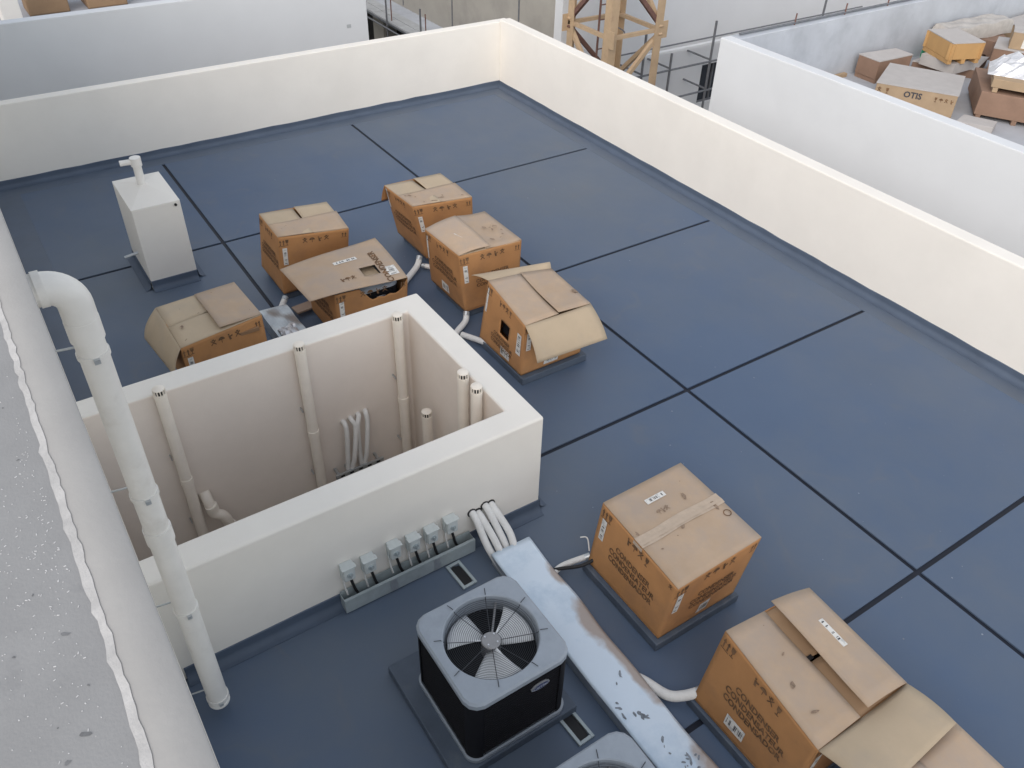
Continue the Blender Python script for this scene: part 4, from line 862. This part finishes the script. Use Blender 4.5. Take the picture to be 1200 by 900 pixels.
# things on the far-left neighbour roof
def far_box(x, y, w, d, h, label): 
    c_ = Carton(rect(x - w / 2, x + w / 2, y - d / 2, y + d / 2), [(x - w / 2, y - d / 2, h), (x + w / 2, y - d / 2, h), (x + w / 2, y + d / 2, h), (x - w / 2, y + d / 2, h)], label, zb=.002, seed=x, group='cartons on the far neighbour roof', mats=('kraft_mid', 'kraft_mid'))
    c_.flap('L', .495); c_.flap('B', .495); return c_
far_box(-19.3, 2.02, .7, .72, .62, 'brown carton close to the white chimney on the far roof')
far_box(-19.3, 3.08, .7, .74, .62, 'reddish carton farther from the white chimney on the far roof')
far_box(-19.5, .55, .7, .7, .62, 'carton hidden behind the white chimney on the far roof')
t = thing('chimney', (-18.3, 1.32, 0), 'white chimney standing among cartons on the far roof', 'chimney')
MB().box(-18.7, -18.0, 1.14, 1.46, 0, .92).build('body', 'plaster', t, bevel=.01); MB().add([(-18.7, 1.14, .9205), (-18.0, 1.14, .9205), (-18.0, 1.46, .9205), (-18.7, 1.46, .9205), (-18.35, 1.3, 1.0)], [(0, 1, 4), (1, 2, 4), (2, 3, 4), (3, 0, 4)]).build('cap', 'plaster', t)

# unfinished block behind
ub = thing('unfinished_block', (-22, 20, -10), 'unfinished concrete block with one white side behind the crane', 'building')
YF, XF = 12.0, -15.93
MB().box(-40, XF - .30, YF, 45, -10, 7).build('concrete_core', 'concrete', ub)
wf = MB(); wins = [(16.72, 17.75, -3.5, -2.45), (21.5, 22.6, -3.75, -2.55), (26, 27.1, -3.75, -2.55), (13.2, 14.1, -6.9, -5.7), (16.72, 17.75, -6.9, -5.7)]
wf.box(XF - .30, XF - .16, YF + .01, 45, -10, 7); wf.build('white_render', 'plaster_cool', ub)
# outer skin with window openings
def skin(y0, y1, z0, z1, holes):
    ys = sorted({y0, y1} | {h[0] for h in holes} | {h[1] for h in holes}); zs = sorted({z0, z1} | {h[2] for h in holes} | {h[3] for h in holes}); m = MB()
    for a, b in zip(ys, ys[1:]):
        for c_, d in zip(zs, zs[1:]):
            my, mz = (a + b) / 2, (c_ + d) / 2
            if not any(h[0] < my < h[1] and h[2] < mz < h[3] for h in holes): m.box(XF - .16, XF, a, b, c_, d)
    return m
skin(YF + .005, 45, -10, 7, wins).build('white_skin', 'plaster_cool', ub)
for h in wins:
    w_ = MB().box(XF - .155, XF - .12, h[0], h[1], h[2], h[3]).build('window', 'glass', ub)
    fr = MB(); fr.box(XF - .12, XF - .08, h[0], h[0] + .05, h[2], h[3]); fr.box(XF - .12, XF - .08, h[1] - .05, h[1], h[2], h[3]); fr.box(XF - .12, XF - .08, h[0] + .05, h[1] - .05, h[2], h[2] + .05); fr.box(XF - .12, XF - .08, h[0] + .05, h[1] - .05, h[3] - .05, h[3]); fr.box(XF - .12, XF - .08, (h[0] + h[1]) / 2 - .02, (h[0] + h[1]) / 2 + .02, h[2] + .05, h[3] - .05)
    fr.build('window_frame', 'tube', w_)
for x in (-17.67, -20.9, -23.8): MB().box(x - .025, x + .025, YF - .012, YF - .0005, -2.2, 7).build('formwork_joint', 'tube', ub)
for z, zz in ((-2.45, -2.25), (-5.4, -5.2)): MB().box(-40, XF - .5, YF - .9, YF - .002, z, zz).build('floor_slab', 'concrete_cool', ub)
for x in (-20.3, -22.6, -24.7, -27.0): MB().box(x - .35, x + .35, YF - .45, YF - .003, -5.19, -2.46).build('pier', 'concrete', ub)
MB().box(-40, XF - .6, YF - .010, YF - .004, -5.19, -2.46).build('dark_opening', 'dark', ub)
# scaffold along the unfinished side
sc = thing('scaffold', (-20, 10.8, -10), 'grey scaffold with metal planks along the unfinished concrete side', 'scaffold')
for x in (-18.4, -20.4, -22.4, -24.4, -26.4):
    MB().tube([(x, 10.75, -10), (x, 10.75, -1.35)], .026, 8).build('standard', 'tube', sc, smooth=40)
    MB().tube([(x, 10.9, -2.2), (x, 10.9, -1.5)], .018, 6).build('guard_post', 'rust', sc, smooth=40)
for z in (-2.32, -3.2, -4.3): MB().tube([(-17.2, 10.72, z), (-32, 10.72, z)], .024, 8).build('ledger', 'tube', sc, smooth=40)
for k, x in enumerate((-18.1, -20.2, -22.3, -24.4, -26.5)):
    for j in range(2): MB().box(x - 1.1, x + 1.0, 10.80 + .30 * j, 11.08 + .30 * j, -2.20 + .015 * (k % 2), -2.15 + .015 * (k % 2)).build('plank', 'plank', sc)
    MB().box(x - 1.1, x + .9, 10.35, 10.62, -4.05, -4.0).build('plank', 'plank', sc)
MB().tube([(-19, 10.6, -3.6), (-26, 10.6, -2.6)], .022, 8).build('brace', 'plank', sc, smooth=40)
# scaffold along the white side
s2 = thing('scaffold', (-15.2, 19, -10), 'dark tube scaffold in front of the white facade beside the crane', 'scaffold')
XS = -15.1
for y in (12.9, 13.85, 14.75, 16.1, 18.1, 20.1, 22.1): MB().tube([(XS, y, -10), (XS, y, -1.05 if y in (13.85, 16.1, 20.1) else -1.62)], .030, 8).build('standard', 'tube', s2, smooth=40)
for z in (-2.02, -2.75, -3.6): MB().tube([(XS, 12.7, z), (XS, 30, z)], .026, 8).build('ledger', 'tube', s2, smooth=40)
MB().box(XS - .14, XS - .03, 13.9, 30, -1.62, -1.56).build('plank', 'plaster_cool', s2); MB().tube([(XS - .2, 13, -1.50), (XS - .2, 22, -1.50)], .020, 8).build('ledger', 'tube', s2, smooth=40)
for y in (13.85, 14.75, 16.1, 18.1): 
    for z in (-2.02, -2.75): MB().tube([(XS, y, z + .04), (XF, y, z + .04)], .024, 8).build('transom', 'tube', s2, smooth=40)

# tower crane mast
cr = thing('tower_crane_mast', (-14.0, 12.0, -10), 'tan lattice tower crane mast with ladder beside the cream parapet', 'crane')
nx, ny, S = -13.45, 11.35, 1.42
corners = [(nx, ny), (nx - S, ny), (nx - S, ny + S), (nx, ny + S)]
for x, y in corners:
    m = MB(); cx, cy = nx - S / 2, ny + S / 2; sx, sy = (1 if x > cx else -1), (1 if y > cy else -1)
    m.box(min(x, x - sx * .20), max(x, x - sx * .20), y - .02 if sy > 0 else y, y if sy > 0 else y + .02, -10, 12); m.box(x - .02 if sx > 0 else x, x if sx > 0 else x + .02, min(y - sy * .02, y - sy * .20), max(y - sy * .02, y - sy * .20), -10, 12); m.build('leg', 'crane', cr)
zl = [-10 + 1.50 * k for k in range(15)]
OFF = .62
for i in range(4):
    a, b = Vector((*corners[i], 0)), Vector((*corners[(i + 1) % 4], 0)); inn = (Vector((cx, cy, 0)) - (a + b) / 2).normalized() * .05
    for k, z in enumerate(zl[:-1]):
        z += OFF if True else 0
        MB().bar(a + inn + Vector((0, 0, z)), b + inn + Vector((0, 0, z)), .075, .075).build('strut', 'crane', cr)
        p, q_ = (a, b) if (k + i) % 2 else (b, a)
        MB().bar(p + inn * 1.1 + Vector((0, 0, z + .05)), q_ + inn * 1.1 + Vector((0, 0, z + 1.45)), .085, .085).build('brace', 'crane' if (i + k) % 3 else 'rust', cr)
        MB().box(*( (a.x - .14, a.x + .14) if abs(a.x - b.x) > .1 else (a.x + inn.x * .2 - .012, a.x + inn.x * .2 + .012)), *((a.y - .14, a.y + .14) if abs(a.x - b.x) < .1 else (a.y + inn.y * .2 - .012, a.y + inn.y * .2 + .012)), z - .17, z + .17).build('gusset', 'crane', cr)
lx, ly = cx - .25, cy - .05
ld = MB().tube([(lx, ly - .17, -10), (lx, ly - .17, 12)], .024, 8).build('ladder', 'rust', cr); MB().tube([(lx, ly + .17, -10), (lx, ly + .17, 12)], .024, 8).build('rail', 'rust', ld)
for k in range(70): MB().tube([(lx, ly - .17, -9.9 + .3 * k), (lx, ly + .17, -9.9 + .3 * k)], .013, 6).build('rung', 'rust', ld)
for z in [-9.5 + 1.5 * k for k in range(14)]:
    MB().tube([(lx + .55 * math.sin(a) , ly + .32 * math.cos(a), z) for a in [PI * q / 8 for q in range(9)]], .014, 6, cap=True).build('cage_hoop', 'tube', ld)
